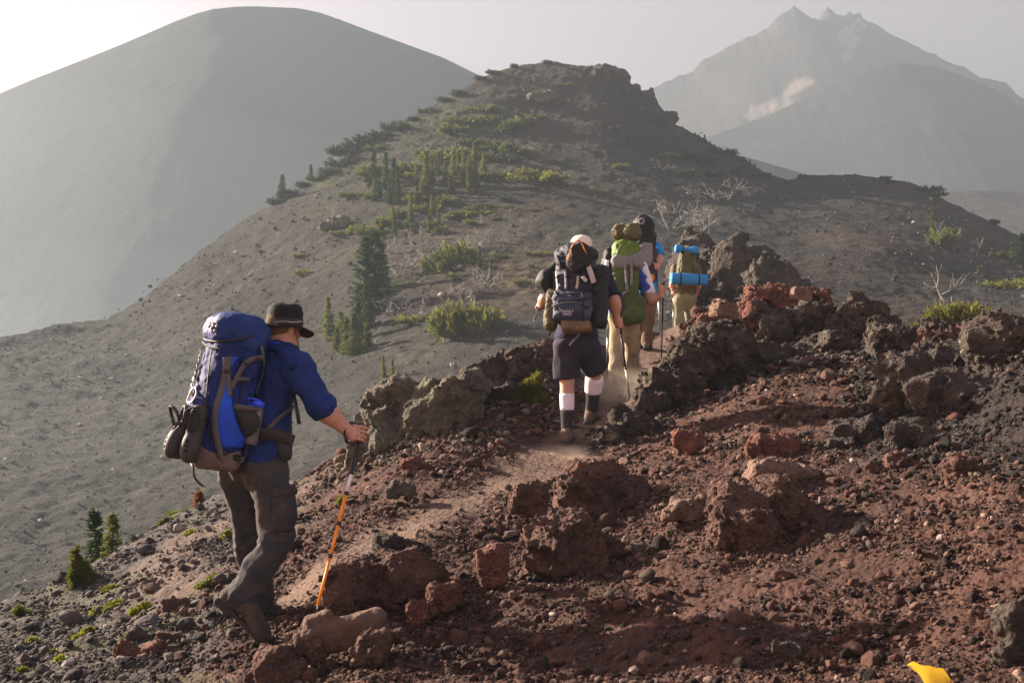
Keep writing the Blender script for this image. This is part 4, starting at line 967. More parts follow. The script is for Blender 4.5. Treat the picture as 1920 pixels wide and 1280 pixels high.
dead("grey bare spar standing above the pine shrubs on the right", 1803, 618, 96, Y=24)
for (x, y, h, w) in ((770,500,40,1.2), (785,470,38,1.1), (800,500,40,1.2), (760,470,34,1.2), (745,520,30,1.1)):
    dead("bleached tangle of dead branches right of the tall dark firs", x, y, h, True, "bleached tangles right of the tall firs", wide=w)
for (x, y, h, w) in ((870,545,36,1.2), (895,540,36,1.2), (915,548,26,1.2), (880,570,34,.9)):
    dead("bleached tangle of dead branches low on the hill above the bushy pines", x, y, h, True, "bleached tangles above the bushy pines", wide=w)
for (x, y, h, w) in ((880,480,44,.8), (820,470,30,1.2), (895,470,34,.9), (850,462,26,1.2)):
    dead("silvery dead branches beside the olive scrub at mid hill", x, y, h, True, "silvery dead wood at mid hill", wide=w)
for (x, y, h, w) in ((720,560,34,1.1), (730,580,22,1.3), (770,580,20,1.4), (800,590,24,1.4)):
    dead("grey fallen branches at the foot of the hill near the light firs", x, y, h, True, "fallen branches at the foot of the hill", wide=w)
for (x, y, h, w) in ((1010,222,14,1.4), (1040,226,12,1.4), (1020,188,10,1.4), (925,300,16,1.2), (1000,285,12,1.5), (940,330,12,1.4), (900,420,16,1.4), (960,400,10,1.5), (720,300,14,1.3), (790,310,14,1.2)):
    dead("small bleached dead shrub on the upper hillside", x, y, h, True, "small dead shrubs on the upper hillside", wide=w)
for (x, y, h, w) in ((1255,395,34,1.0), (1270,425,34,1.1), (1300,420,32,1.0), (1320,425,38,.8), (1340,375,20,1.4), (1380,358,22,1.4), (1400,368,16,1.3), (1300,365,18,1.5), (1250,320,12,1.5)):
    dead("pale dead branches on the shaded slope above the last hiker", x, y, h, True, "dead branches above the last hiker", wide=w)
for (x, y, h) in ((1318,428,50), (1328,430,44)):
    dead("grey upright snag on the shaded slope above the last hiker", x, y, h, False, "upright snags above the last hiker")
dead("lone grey snag on the far right ridge", 1832, 482, 30)
dead("leaning pale trunk beside the dull green tree on the right-hand ridge", 1765, 448, 28)

# ---- young pines of the foreground, with needle bundles
def young_pine(h, w, seed, stems, tuft=.06):
    r = np.random.default_rng(seed); p, d, L = [], [], []; st = Geo()
    for (bx, hh, ww) in stems:
        top = np.array([bx*w+r.normal()*.02, r.normal()*.05*w, h*hh]); b0 = np.array([bx*w*.3, 0, -.03])
        ln = smooth_line([b0, (b0+top)/2+[bx*.1*w, 0, 0], top], 8); st.add(*tube(ln, np.linspace(.014, .005, 8), 6))
        for z in np.linspace(.12, 1, int(7+hh*h*10)):
            c = b0+(top-b0)*z; nb = 1 if z > .97 else 5
            for b in range(nb):
                a = r.uniform(0, 6.28); l = ww*w*(1.05-z)**.7*r.uniform(.5, 1.1) if nb > 1 else .01
                u = unit([math.cos(a), math.sin(a), .65]); e = c+u*l; st.add(*tube(smooth_line([c, (c+e)/2-[0, 0, .1*l], e], 4), np.linspace(.006, .003, 4), 4, False))
                for t in (.5, .75, 1.0):
                    q = c+(e-c)*t; k = 10; ph = r.normal(size=(k, 3)); p.append(np.repeat(q[None], k, 0)); d.append(u*.9+[0, 0, .45]+ph*.75); L.append(np.full(k, tuft)*r.uniform(.7, 1.2, k))
    p, d, L = np.concatenate(p), np.concatenate(d), np.concatenate(L)
    return Geo().add(*blades(p, d, L, np.full(len(L), tuft*.13), r, .1)).out(), st.out()
def put_pine(label, px, py, Y, hpx, wpx, seed, stems, mat='pine', cat="young pine", group=None, tuft=.06, name="young_pine"):
    b = P(px, py, Y); k = Y/FP; (c, t) = young_pine(hpx*k, wpx*k, seed, stems, tuft); o = thing(name, label, cat, b, group)
    mk("foliage", c[0]+b, c[1], LF[mat], o, smooth=False); mk("stem", t[0]+b, t[1], BARK, o); return o
put_pine("bushy young pine with bright needles growing left of the navy hiker's calf", 985, 786, 11.0, 80, 90, 1, [(.2, 1.0, .28), (-.15, .72, .3), (-.38, .5, .25), (.42, .55, .22), (.0, .85, .3), (-.2, .4, .3), (.3, .4, .3)], tuft=.07)
put_pine("young upright pine on the lower left slope, brown tipped", 150, 1132, 9.3, 104, 66, 2, [(-.15, 1.0, .3), (.12, .72, .36), (.35, .5, .3), (-.05, .85, .32)], tuft=.055)
put_pine("pale sprawling pine seedling at the left edge of the slope", 40, 1186, 8.4, 50, 80, 3, [(-.2, .9, .3), (.2, .7, .35), (.4, .5, .3), (-.45, .4, .3)], 'yel', tuft=.055)
def near_fir(label, px, py, Y, hpx, wide, k, mat, group=None):
    return plant("fir_tree", label, "fir tree", px, py, hpx, mat, 'fir', group, Y=Y, wide=wide)
near_fir("left and darker of two small firs beyond the lower left slope", 183, 1078, 12.2, 128, 1.75, 0, 'fir')
near_fir("lighter of two small firs beyond the lower left slope", 210, 1066, 11.6, 110, 1.5, 1, 'scrub')
near_fir("tiny fir right of the two small firs on the lower left", 247, 1042, 11.8, 44, 1.8, 2, 'scrub')
put_pine("low green pine bush where the lower path meets the slope edge", 340, 992, 11.6, 34, 60, 4, [(-.3, .8, .4), (.2, 1.0, .4), (.4, .6, .3), (0, .8, .4)], 'scrub', "shrub", name="pine_shrub")
put_pine("yellowing bush beside the low green pine bush at the slope edge", 318, 1005, 11.0, 30, 36, 5, [(-.3, .8, .4), (.2, 1.0, .4)], 'yel', "shrub", name="shrub")
put_pine("small rusty red plant at the slope edge left of the hiker's legs", 372, 956, 12.0, 30, 18, 6, [(-.2, 1.0, .3), (.2, .7, .3)], 'rust', "plant", name="plant")
def cushion(px, py, Y, w, h, seed, mat):
    r = np.random.default_rng(seed); k = Y/FP; n = int(260); a = r.uniform(0, 6.28, n); q = r.uniform(0, 1, n)**.5
    b = P(px, py, Y); p = np.stack([np.cos(a)*q*w*k/2, np.sin(a)*q*w*k*.4, (1-q*q)*h*k*.6+np.cos(a)*q*w*k*.12], 1)
    L = np.full(n, .028)*r.uniform(.6, 1.3, n); V, F = blades(p, p*[2, 2, 4]+[0, 0, .1], L, L*.5, r, .4)
    o = mk("cushion_plant", V+b, F, LF[mat], smooth=False, base=b); return tag(o, "patch of bright moss-like cushion plant on the gravel of the lower left slope", "ground plant", "cushion plants on the lower left slope")
for k, (x, y, w, h, mt) in enumerate(((185,1146,26,10,'moss'), (215,1138,44,16,'moss'), (205,1105,30,10,'moss'), (90,1230,36,14,'moss'), (112,1240,24,10,'moss'), (145,1200,30,12,'moss'), (165,1188,22,16,'yel'), (270,1140,24,10,'moss'), (130,1165,22,10,'yel'), (100,1160,30,10,'moss'), (250,1150,12,8,'moss'), (402,1088,30,16,'yel'), (380,1100,26,10,'yel'), (425,1010,24,22,'yel'), (355,1002,26,8,'moss'), (40,1262,26,10,'moss'), (60,1205,24,10,'yel'), (640,940,22,8,'moss'))):
    cushion(x, y, float(fgY(np.array([x]), np.array([y]))[0])-.03, w, h, 200+k, mt)
# fallen yellow leaf close to the lens
lc = P(1744, 1268, 3.0); lu = np.linspace(0, 1, 13); lw = .030*np.sin(np.pi*np.clip(lu, 0, 1)**1.5)**.8*(1+.22*np.sin(16*lu))+.0012
mid = np.stack([-.060+.118*lu, .012*np.sin(3*lu), .030-.042*lu+.004*np.sin(9*lu)], 1); sd_ = np.stack([.22*lw, .55*lw, .80*lw], 1)
lv = np.concatenate([mid-sd_*1.15, mid+np.array([0, .006, -.002]), mid+sd_*.75+np.stack([0*lu, .006*np.sin(8*lu), .003*np.sin(11*lu)], 1)])+lc; qi = np.arange(12)
lf = np.concatenate([np.stack([qi, qi+1, qi+14, qi+13], 1), np.stack([qi+13, qi+14, qi+27, qi+26], 1)])
tag(mk("fallen_leaf", lv, lf, leafmat("yellow_leaf", (.55,.34,.03), (.75,.50,.06), .5), base=lc), "bright yellow leaf lying at the bottom edge of the slope", "leaf")

# =================================================================== PEOPLE, PACKS AND POLES
SKIN = M("skin", .55, .35); SKIN.color(SKIN.ramp(SKIN.noise(14, 4), [(.3, (.36,.19,.135)), (.7, (.46,.26,.19))]))
SKIN.b.inputs['Subsurface Weight'].default_value = .12; SKIN.b.inputs['Subsurface Radius'].default_value = (.01, .004, .002)
SKIN.bump(SKIN.noise(150, 3), .2, .002); SKIN = SKIN.m
MT = dict(
 navy=cloth("navy_shirt", (.008,.024,.12), .85, 260, .25, .3), blue=cloth("bright_blue_nylon", (.008,.06,.50), .6, 300, .3, .35),
 packnavy=cloth("navy_pack_nylon", (.004,.015,.105), .72, 320, .3, .4), lidnavy=cloth("navy_lid_nylon", (.006,.026,.14), .6, 320, .25, .35),
 grey=cloth("grey_webbing", (.085,.08,.082), .8, 500, .2, .3), greybrown=cloth("grey_brown_base_nylon", (.10,.075,.07), .7, 300, .25, .35, (.16,.11,.08)),
 trouser=cloth("charcoal_trousers", (.030,.030,.034), .9, 240, .25, .35, (.13,.095,.075)), hboot=cloth("dark_brown_boot", (.05,.036,.029), .95, 90, .35, .6, (.13,.09,.068)), hat=cloth("black_hat_cloth", (.010,.010,.011), .9, 260, .2, .3),
 hatband=cloth("grey_hat_band", (.035,.034,.034), .85, 300, .2, .2), boot=cloth("dusty_boot", (.13,.095,.072), .95, 90, .35, .6, (.24,.17,.125)),
 sole=plain("boot_sole", (.03,.026,.024), .9), rubber=plain("dark_foam_rubber", (.028,.027,.027), .65, 0, .3), black=plain("black_plastic", (.012,.012,.012), .5),
 mesh=cloth("pocket_mesh", (.035,.034,.036), .85, 500, .3, .4), white=plain("white_paint", (.62,.58,.62), .4), orange=plain("orange_paint", (.75,.24,.015), .4),
 alu=plain("brushed_aluminium", (.42,.41,.40), .35, .8), bottle=plain("smoky_bottle_plastic", (.09,.09,.10), .3, 0, .5), bottlecap=plain("blue_bottle_lid", (.03,.075,.75), .45),
 pale=cloth("pale_webbing", (.42,.40,.38), .8, 400, .2, .3), hair=cloth("cropped_hair", (.12,.075,.05), .9, 400, .3, .5),
 dnavy=cloth("dark_navy_cotton", (.014,.016,.04), .92, 240, .25, .3), shorts=cloth("dark_navy_shorts", (.022,.02,.036), .9, 240, .25, .3, (.05,.042,.05)), dpack=cloth("dark_pack_nylon", (.020,.022,.042), .6, 320, .3, .4), slate=cloth("slate_pocket_nylon", (.035,.045,.085), .6, 320, .25, .35),
 blackcloth=cloth("black_nylon", (.012,.012,.014), .6, 300, .3, .4), sockw=cloth("white_sock", (.66,.60,.68), .95, 420, .08, .3), sockd=cloth("charcoal_sock", (.03,.029,.03), .95, 420, .2, .3), cap=cloth("cream_cap", (.62,.58,.48), .9, 260, .15, .2),
 khaki=cloth("sand_trousers", (.36,.29,.19), .92, 240, .2, .35), olive=cloth("olive_nylon", (.085,.075,.035), .7, 300, .25, .4), green=cloth("leaf_green_nylon", (.085,.145,.022), .6, 300, .25, .4), dgreen=cloth("dark_green_nylon", (.05,.075,.018), .65, 300, .25, .4), midgrey=cloth("mid_grey_nylon", (.17,.17,.185), .6, 300, .2, .4),
 royal=cloth("royal_blue_shirt", (.04,.085,.36), .85, 260, .2, .3), sky=cloth("turquoise_shirt", (.01,.22,.50), .85, 260, .2, .3), pad=cloth("blue_foam_mat", (.03,.20,.47), .8, 200, .12, .25), brown=cloth("brown_trousers", (.14,.095,.055), .9, 240, .25, .3), olivet=cloth("pale_olive_trousers", (.19,.19,.12), .9, 240, .2, .3), orangec=cloth("orange_nylon", (.60,.20,.02), .7, 300, .2, .3), greenc=cloth("green_tag_cloth", (.03,.16,.05), .8, 300, .2, .3), sleeve=cloth("white_shirt_panel", (.62,.62,.66), .9, 300, .08, .2))

def cyl_frame(F):
    F = unit([F[0], F[1], 0]); return F, np.array([F[1], -F[0], 0.0])      # forward, wearer's right
def add_head(s, c, F, pitch=0.0, r=1.0):
    F, Rr = cyl_frame(F); f = unit(F*math.cos(pitch)+Z3*math.sin(pitch)); u = np.cross(Rr, f); Mh = np.array([Rr, f, u])
    q = lambda x, y, z: c+(Rr*x+f*y+u*z)*r
    s.ell(q(0, -.008, .025), np.array([.075, .095, .095])*r, Mh, .02)
    s.ell(q(0, .03, -.045), np.array([.058, .065, .07])*r, Mh, .035)                    # jaw
    s.ell(q(0, .075, -.075), np.array([.028, .022, .022])*r, Mh, .02)                   # chin
    s.cone(q(0, .088, .015), q(0, .112, -.018), .010*r, .014*r, .012)                   # nose
    for sx in (-1, 1):
        s.ell(q(sx*.032, .098, .018), np.array([.02, .014, .012])*r, Mh, .012, True)    # eye sockets
        s.ell(q(sx*.032, .084, .018), np.array([.012, .012, .011])*r, Mh, .003)         # eyeballs
        s.ell(q(sx*.077, -.005, -.005), np.array([.011, .02, .032])*r, Mh, .008)        # ears
        s.cone(q(sx*.03, .092, .037), q(sx*.01, .098, .035), .008*r, .008*r, .01)       # brow
    s.ell(q(0, .095, -.045), np.array([.024, .012, .008])*r, Mh, .008); s.ell(q(0, .104, -.047), np.array([.02, .01, .0025])*r, Mh, .003, True)
    return q
def add_fist(s, g, ax, palm, sc_=1.0, turn=1):
    """palm, four unequal fingers curled round a pole through g along ax, and a thumb closing from the side; palm = direction pole->palm"""
    ax = unit(ax); e1 = unit(np.asarray(palm)-ax*np.dot(palm, ax)); e2 = np.cross(ax, e1)*turn
    pc = g+e1*.034*sc_
    s.box(pc+e2*.004, np.array([.015, .030, .042])*sc_, .012*sc_, np.array([e1, e2, ax]), .012)
    for i, (o, ln) in enumerate(((.033, .9), (.011, 1.0), (-.011, .95), (-.032, .78))):
        rr = .0245*sc_; pts = []
        for a in np.linspace(.55, .55+3.6*ln, 5): pts.append(g+ax*o*sc_+(e1*math.cos(a)+e2*math.sin(a))*rr)
        pts = [pc+e2*.026*sc_+ax*o*sc_]+pts
        for k in range(len(pts)-1): s.cone(pts[k], pts[k+1], (.0098-.0006*k)*sc_, (.0095-.0006*k)*sc_, .0045)
    t0 = pc-e2*.022*sc_+ax*.03*sc_; t1 = g-e2*.032*sc_+ax*.046*sc_-e1*.002; t2 = g-e1*.022*sc_-e2*.012*sc_+ax*.052*sc_
    s.cone(t0, t1, .013*sc_, .011*sc_, .01); s.cone(t1, t2, .0105*sc_, .0085*sc_, .005)
    return pc
def add_open_hand(s, w, d, side, sc_=1.0):
    """relaxed hand hanging from the wrist"""
    d = unit(d); side = unit(side-d*np.dot(side, d)); n = np.cross(d, side)
    pc = w+d*.05*sc_; s.box(pc, np.array([.04, .014, .048])*sc_, .012*sc_, np.array([side, n, d]), .012)
    for i, (o, ln) in enumerate(((.028, .072), (.010, .08), (-.009, .075), (-.027, .058))):
        a = pc+d*.045*sc_+side*o*sc_; b = a+(d*.6+n*.18)*ln*.55*sc_; c = b+(d*.5+n*.45)*ln*.5*sc_
        s.cone(a, b, .0095*sc_, .009*sc_, .004); s.cone(b, c, .009*sc_, .0075*sc_, .004)
    a = pc+side*.036*sc_-d*.02*sc_; b = a+(side*.6+d*.7+n*.2)*.035*sc_; s.cone(a, b, .012*sc_, .010*sc_, .008); s.cone(b, b+(d*.8+n*.4)*.028*sc_, .01*sc_, .008*sc_, .004)
def limb(s, a, b, c, r0, r1, r2, k=.02, fa=None):
    a, b, c = (np.asarray(x, float) for x in (a, b, c)); s.cone(a, b, r0, r1, k); s.cone(b, c, r1, r2, k)
def mid(a, b, t): return np.asarray(a)+(np.asarray(b)-np.asarray(a))*t
def pole(label, top, bot, sections, grip=.12, r=.0085, strapwrist=None, group=None, cork=None):
    """trekking pole: shaped grip, coloured shaft sections, lock clamps, tip"""
    top, bot = np.asarray(top), np.asarray(bot); L = np.linalg.norm(top-bot); d = (bot-top)/L
    o = thing("trekking_pole", label, "trekking pole", bot, group)
    pr_ = [(.001, -.012), (.014, -.01), (.019, .0), (.018, .012), (.0135, .022), (.0145, .045), (.0125, .06), (.0145, .08), (.0130, grip-.012), (.0145, grip-.004), (r*1.1, grip)]
    mk("grip", *lathe(pr_, top, d, 14), MT['black'], o)
    for (t0, t1, m_, rr) in sections: mk("shaft", *tube([top+d*L*t0, top+d*L*t1], rr, 10), MT[m_], o)
    for t in [q[1] for q in sections[:-1]]: mk("lock_clamp", *lathe([(r, -.010), (r*1.25, -.009), (r*1.28, .009), (r, .010)], top+d*L*t, d, 12), MT['black'], o)
    mk("tip", *lathe([(r*.8, -.03), (r*.7, 0), (.003, .028), (.0015, .04)], bot-d*.04, d, 8), MT['alu'], o)
    return o
def garment(name, s, res, mat, parent, amp=.006, freq=9, stretch=(1, 1, .6), seed=0, sm=1):
    V, F = s.surf(res); V = wrinkle(V, F, amp, freq, stretch, seed); V = relax(V, F, sm, .4); return mk(name, V, F, MT[mat], parent)
def boot(parent, ank, toe, up, sc_=1.0, res=.008, mat='boot', seed=0):
    """laced walking boot: shaft, heel, instep, toe box; sole and laces are its sub-parts"""
    ank, toe = np.asarray(ank), np.asarray(toe); up = unit(up)
    f = unit(toe-ank-up*np.dot(toe-ank, up)); sd = np.cross(f, up); l = .17*sc_
    heel = ank-up*.075*sc_-f*.045*sc_; tip = heel+f*.235*sc_; Mx = np.array([f, sd, up])
    s = S(); s.cone(ank+up*.06*sc_, ank-up*.02*sc_, .052*sc_, .05*sc_, .02); s.ell(heel+up*.032*sc_+f*.008*sc_, (.054*sc_, .046*sc_, .058*sc_), Mx, .03)
    s.cone(ank-up*.02*sc_+f*.03*sc_, tip-f*.05*sc_+up*.018*sc_, .052*sc_, .046*sc_, .03, up, .85); s.ell(tip-f*.035*sc_+up*.008*sc_, (.06*sc_, .046*sc_, .035*sc_), Mx, .03)
    V, F = s.surf(res); V = wrinkle(V, F, .003, 16, seed=seed)
    b = mk("boot", V, F, MT[mat], parent)
    so = S(); so.box(heel-up*.018*sc_+f*.005*sc_, (.045*sc_, .040*sc_, .016*sc_), .010*sc_, Mx, .01); so.box((heel+tip)/2-up*.012*sc_+f*.012*sc_, (.095*sc_, .036*sc_, .010*sc_), .009*sc_, Mx, .02); so.ell(tip-f*.05*sc_-up*.012*sc_, (.062*sc_, .047*sc_, .013*sc_), Mx, .02)
    V, F = so.surf(res); mk("sole", V, F, MT['sole'], b); BASE[b.name] = BASE[parent.name]
    g = Geo()
    for k in range(4):
        c = mid(ank+up*.01*sc_+f*.05*sc_, tip-f*.11*sc_+up*.035*sc_, k/3.3)
        p = [c+sd*x*.03*sc_+up*(.012-.010*abs(x))*sc_+f*(.012*abs(x))*sc_ for x in (-1, -.5, 0, .5, 1)]; g.add(*tube(p, .0035*sc_, 5))
    g.mk("lace", MT['grey'], b); return b
def sub(child, parent): child.parent = parent; return child
def pmk(name, VF, mat, parent, smooth=True):
    o = mk(name, VF[0], VF[1], MT[mat] if isinstance(mat, str) else mat, parent, smooth); return o

# ------------------------------------------------------------------ hiker 1: blue shirt, charcoal trousers, black hat
F1, R1 = cyl_frame((.85, .527)); Y1 = 6.13
h1 = thing("person", "hiker in navy blue shirt, black brimmed hat and charcoal trousers, holding an orange pole", "person", P(470, 1190, 6.15))
J = dict(pel=P(474,868,6.12), bel=P(497,800,6.12), che=P(515,706,6.14), neb=P(524,656,6.16), net=P(528,630,6.17), head=P(531,617,6.18),
 shR=P(560,690,5.98), elR=P(599,757,5.97), wrR=P(655,811,6.03), shL=P(500,684,6.30), elL=P(508,770,6.42), wrL=P(528,800,6.55),
 hpR=P(503,890,6.03), knR=P(520,1010,6.0), anR=P(456,1112,5.95), hpL=P(446,886,6.20), knL=P(470,1022,6.30), anL=P(487,1140,6.40))
ptop, pbot = P(681,800,6.03), P(594,1142,5.62); pax = unit(ptop-pbot); gp = ptop-pax*.045
s = S(); Fh = unit((.62, .78, 0)); q1 = add_head(s, J['head'], Fh, -.18)
s.cone(J['net'], J['neb'], .058, .066, .03); s.cone(J['neb'], J['che'], .07, .12, .06)
s.ell(J['che'], (.165, .105, .19), np.array([R1, F1, Z3]), .05); s.ell(J['bel'], (.15, .105, .16), np.array([R1, F1, Z3]), .05); s.ell(J['pel'], (.165, .12, .13), np.array([R1, F1, Z3]), .05)
for a, b, c in (('shR','elR','wrR'), ('shL','elL','wrL')): limb(s, J[a], J[b], J[c], .06, .05, .034, .02); s.cone(J['neb'], J[a], .05, .06, .05); s.ell(mid(J[b], J[c], .28), (.05,)*3, None, .06)
for a, b, c in (('hpR','knR','anR'), ('hpL','knL','anL')): limb(s, J[a], J[b], J[c], .085, .06, .045, .03)
pc = add_fist(s, gp, pax, unit(J['wrR']-gp), 1.08, 1); s.cone(J['wrR'], pc, .031, .03, .02)
add_open_hand(s, J['wrL'], unit(J['wrL']-J['elL']), Z3)
V, F = s.surf(.0055); V = relax(V, F, 1, .3); body = mk("body", V, F, SKIN, h1)
# hair below the hat
s = S(); s.ell(q1(0, -.014, .018), (.079, .096, .095), np.array([np.array([Fh[1], -Fh[0], 0]), Fh, Z3]), .01); s.box(q1(0, .10, 0), (.2, .10, .2), .01, np.array([np.array([Fh[1], -Fh[0], 0]), Fh, Z3]), .01, True); s.box(q1(0, 0, -.13), (.2, .2, .085), .01, None, .01, True)
V, F = s.surf(.007); mk("hair", V, F, MT['hair'], h1)
# shirt with rolled sleeves and collar
MR = np.array([R1, F1, Z3]); s = S()
s.ell(J['che']-Z3*.0, (.195, .135, .20), MR, .06); s.ell(J['bel'], (.178, .135, .19), MR, .06); s.ell(mid(J['bel'], J['pel'], .75), (.19, .145, .13), MR, .05)
s.cone(J['neb']-Z3*.04, J['shR']-R1*.01, .085, .078, .06); s.cone(J['neb']-Z3*.04, J['shL'], .085, .078, .06)
eR = mid(J['elR'], J['wrR'], .12); s.cone(J['shR'], J['elR'], .084, .072, .04); s.cone(J['elR'], eR, .072, .070, .02); s.cone(J['shL'], J['elL'], .08, .07, .04); s.cone(J['elL'], mid(J['elL'], J['wrL'], .15), .07, .068, .02)
V, F = s.surf(.008); V = wrinkle(V, F, .0095, 7.5, (1, 1, .7), 3); V = wrinkle(V, F, .006, 15, (1, 1, .9), 4); shirt = mk("shirt", V, F, MT['navy'], h1)
cl = Geo(); cl.add(*lathe([(.062, .028), (.069, .03), (.082, -.012), (.086, -.02), (.074, -.02), (.064, .02)], J['neb']+Z3*.012, unit(J['net']-J['neb']), 30, lambda th, r, h: (r*(1+.05*math.sin(3*th)), h+.008*math.sin(th)))); cl.mk("collar", MT['navy'], h1)
d_ = unit(J['wrR']-J['elR']); cu = Geo(); cu.add(*lathe([(.058, -.012), (.0765, -.03), (.0805, -.02), (.080, .015), (.074, .024), (.055, .022)], eR, d_, 26, lambda th, r, h: (r*(1+.03*math.sin(4*th+1)), h+.004*math.sin(3*th)))); cu.mk("sleeve_cuff", MT['navy'], h1)
# trousers
s = S(); s.ell(J['pel']+Z3*.0, (.185, .145, .13), MR, .04)
def leg(s, hp_, kn, an, r, hem, k=.05):
    s.cone(hp_, kn, r[0], r[1], k); s.cone(kn, mid(kn, an, .55), r[1], r[2], .03); s.cone(mid(kn, an, .55), mid(kn, an, 1.04), r[2], hem, .03)
leg(s, J['hpR'], J['knR'], J['anR'], (.112, .084, .082), .088); leg(s, J['hpL'], J['knL'], J['anL'], (.112, .088, .08), .085)
V, F = s.surf(.008)
zk = np.clip((J['knR'][2]+.02-V[:, 2])/.2, 0, 1)
V = wrinkle(V, F, .013, 6.0, (1, 1, .5), 13, 1-.4*zk); V = wrinkle(V, F, .013, 9, (.55, .55, 1.35), 15, .15+.85*zk); V = wrinkle(V, F, .005, 17, (.8, .8, 1.2), 14)
trs = mk("trousers", V, F, MT['trouser'], h1)
sT = s
pk = pmk("cargo_pocket", patch(sT, [(511,918),(511,968),(513,1000)], [(551,914),(553,960),(548,998)], 6.0, 10, 12, .016, .020, .02), 'trouser', h1)
pmk("pocket_flap", patch(sT, [(508,912),(509,934)], [(553,908),(556,930)], 6.0, 10, 6, .024, .018, .012), 'trouser', h1)
boot(h1, J['anR']+unit((.6,.1,-.75))*.02, J['anR']+unit((.72,.02,-.70))*.3, unit((.68,.25,.70)), 1.22, .007, 'hboot', seed=5)
boot(h1, J['anL']+np.array([.01,.03,-.01]), J['anL']+F1*.25-Z3*.08+np.array([0,.06,0]), unit(Z3-F1*.05), 1.12, .008, 'hboot', seed=6)
# hat: crown, band, brim, chin cord
hc = P(534, 607, 6.18)+Z3*.0; hx = np.array([Fh[1], -Fh[0], 0]); hax = unit(Z3+Fh*.06)
crown = pmk("hat_crown", lathe([(.096, -.012), (.097, .02), (.094, .06), (.088, .088), (.074, .103), (.045, .110), (.001, .112)], hc, hax, 40, lambda th, r, h: (r*(1+.012*math.sin(5*th+h*40)), h+.004*math.sin(3*th)*(h > .08)), hx), 'hat', h1)
pmk("hat_band", lathe([(.0985, -.006), (.1000, .0), (.0995, .022), (.0975, .026)], hc, hax, 40, None, hx), 'hatband', h1)
bf = lambda th, r, h: (r, h-(.045*max(0, math.sin(th))**1.6+.006*math.sin(2*th+.8)+.004*math.sin(5*th))*((r-.09)/.07))
pmk("hat_brim", lathe([(.093, -.008), (.125, -.014), (.158, -.016), (.161, -.021), (.157, -.025), (.125, -.022), (.093, -.015)], hc, hax, 56, bf, hx), 'hat', h1)
cd = Geo(); th = np.linspace(-2.3, .9, 16); cd.add(*tube([hc+(hx*math.cos(t)+Fh*math.sin(t))*.1015+hax*(.010+.002*math.sin(6*t)) for t in th], .0022, 5))
cd.add(*tube([hc-hx*.06-Fh*.082+hax*z*1.0+Fh*z*.15 for z in (-.002, .03, .06, .09)]+[hc-hx*.02-Fh*.03+hax*.113, hc+hx*.03+hax*.112], .0025, 5)); cd.mk("hat_cord", MT['pale'], h1)
e_ = q1(.08, .01, 0); pmk("chin_cord", tube(smooth_line([e_+Z3*.0, e_+Fh*.02-Z3*.05, e_+Fh*.03-Z3*.11, q1(.04, .06, -.15)], 8), .0025, 5), 'black', h1)

# ------------------------------------------------------------------ hiker 1's pack
U1 = unit(Z3*math.cos(R(12))+F1*math.sin(R(12))); D1 = -np.cross(R1, U1); D1 = D1 if D1.dot(F1) < 0 else -D1
C1 = P(423, 733, 5.97); MP = np.array([D1, R1, U1]); L1 = lambda d, w, u: C1+D1*d+R1*w+U1*u
p1 = thing("backpack", "large navy and bright blue trekking backpack with dark clogs hanging from it", "backpack", L1(0, 0, -.42))
s = S(); s.box(L1(0, 0, -.05), (.125, .155, .30), .085, MP, .04); s.ell(L1(.085, 0, -.12), (.09, .13, .24), MP, .06); s.box(L1(.0, 0, .17), (.125, .15, .13), .09, MP, .05); s.ell(L1(-.02, .135, -.14), (.09, .05, .15), MP, .04)
sP1 = s; V, F = s.surf(.008); V = wrinkle(V, F, .012, 6, (1, 1, .9), 23); V = wrinkle(V, F, .006, 14, (1, 1, 1.2), 24); pmk("pack_body", (V, F), 'packnavy', p1)
s = S(); s.box(L1(.0, 0, .315), (.15, .158, .095), .085, MP, .03); s.ell(L1(-.06, .0, .24), (.11, .155, .09), MP, .06); s.ell(L1(.07, 0, .30), (.09, .14, .085), MP, .05); sL1 = s
V, F = s.surf(.008); V = wrinkle(V, F, .007, 7, (1, 1, 1), 26); V = wrinkle(V, F, .0045, 14, (1, 1, 1), 27); lid = pmk("lid", (V, F), 'lidnavy', p1)
fl = []
for (x, y) in ((400,607),(407,612),(398,615),(404,620),(393,612),(408,603),(401,611),(396,606)): fl.append((x, y))
hp_, hn_ = hits([f[0] for f in fl], [f[1] for f in fl], sL1, 5.9, .006); g = Geo()
for p_, n_ in zip(hp_, hn_):
    a = unit(np.cross(n_, Z3)); b = np.cross(n_, a); g.add(*lathe([(.001, .002), (.008, .002), (.0085, .0), (.008, -.006)], p_, n_, 8, None, a))
g.mk("lid_emblem", MT['midgrey'], p1)
s = S(); s.box(L1(.0, 0, -.335), (.13, .14, .075), .06, MP, .03); s.ell(L1(.05, 0, -.33), (.10, .12, .065), MP, .04); sB1 = s; V, F = s.surf(.008); V = wrinkle(V, F, .006, 9, (1, 1, 1), 28); pmk("pack_base", (V, F), 'greybrown', p1)
sA1 = S(); sA1.p = sP1.p+sL1.p+sB1.p
pmk("side_panel", patch(sA1, [(421,688),(412,730),(405,770),(404,805),(416,842)], [(430,684),(430,722),(438,765),(450,805),(481,838)], 5.9, 14, 22, .008, .006, .012), 'blue', p1)
pmk("side_panel", patch(sA1, [(433,670),(427,684)], [(447,668),(434,690)], 5.9, 6, 6, .007, .0, .01), 'blue', p1)
pmk("bottle_pocket", patch(sP1, [(441,766),(447,790),(458,822)], [(491,772),(490,795),(480,826)], 5.9, 12, 14, .012, .045, .02), 'mesh', p1)
pmk("pocket_trim", patch(sP1, [(437,756),(439,770)], [(493,764),(492,777)], 5.9, 12, 6, .016, .040, .02), 'grey', p1)
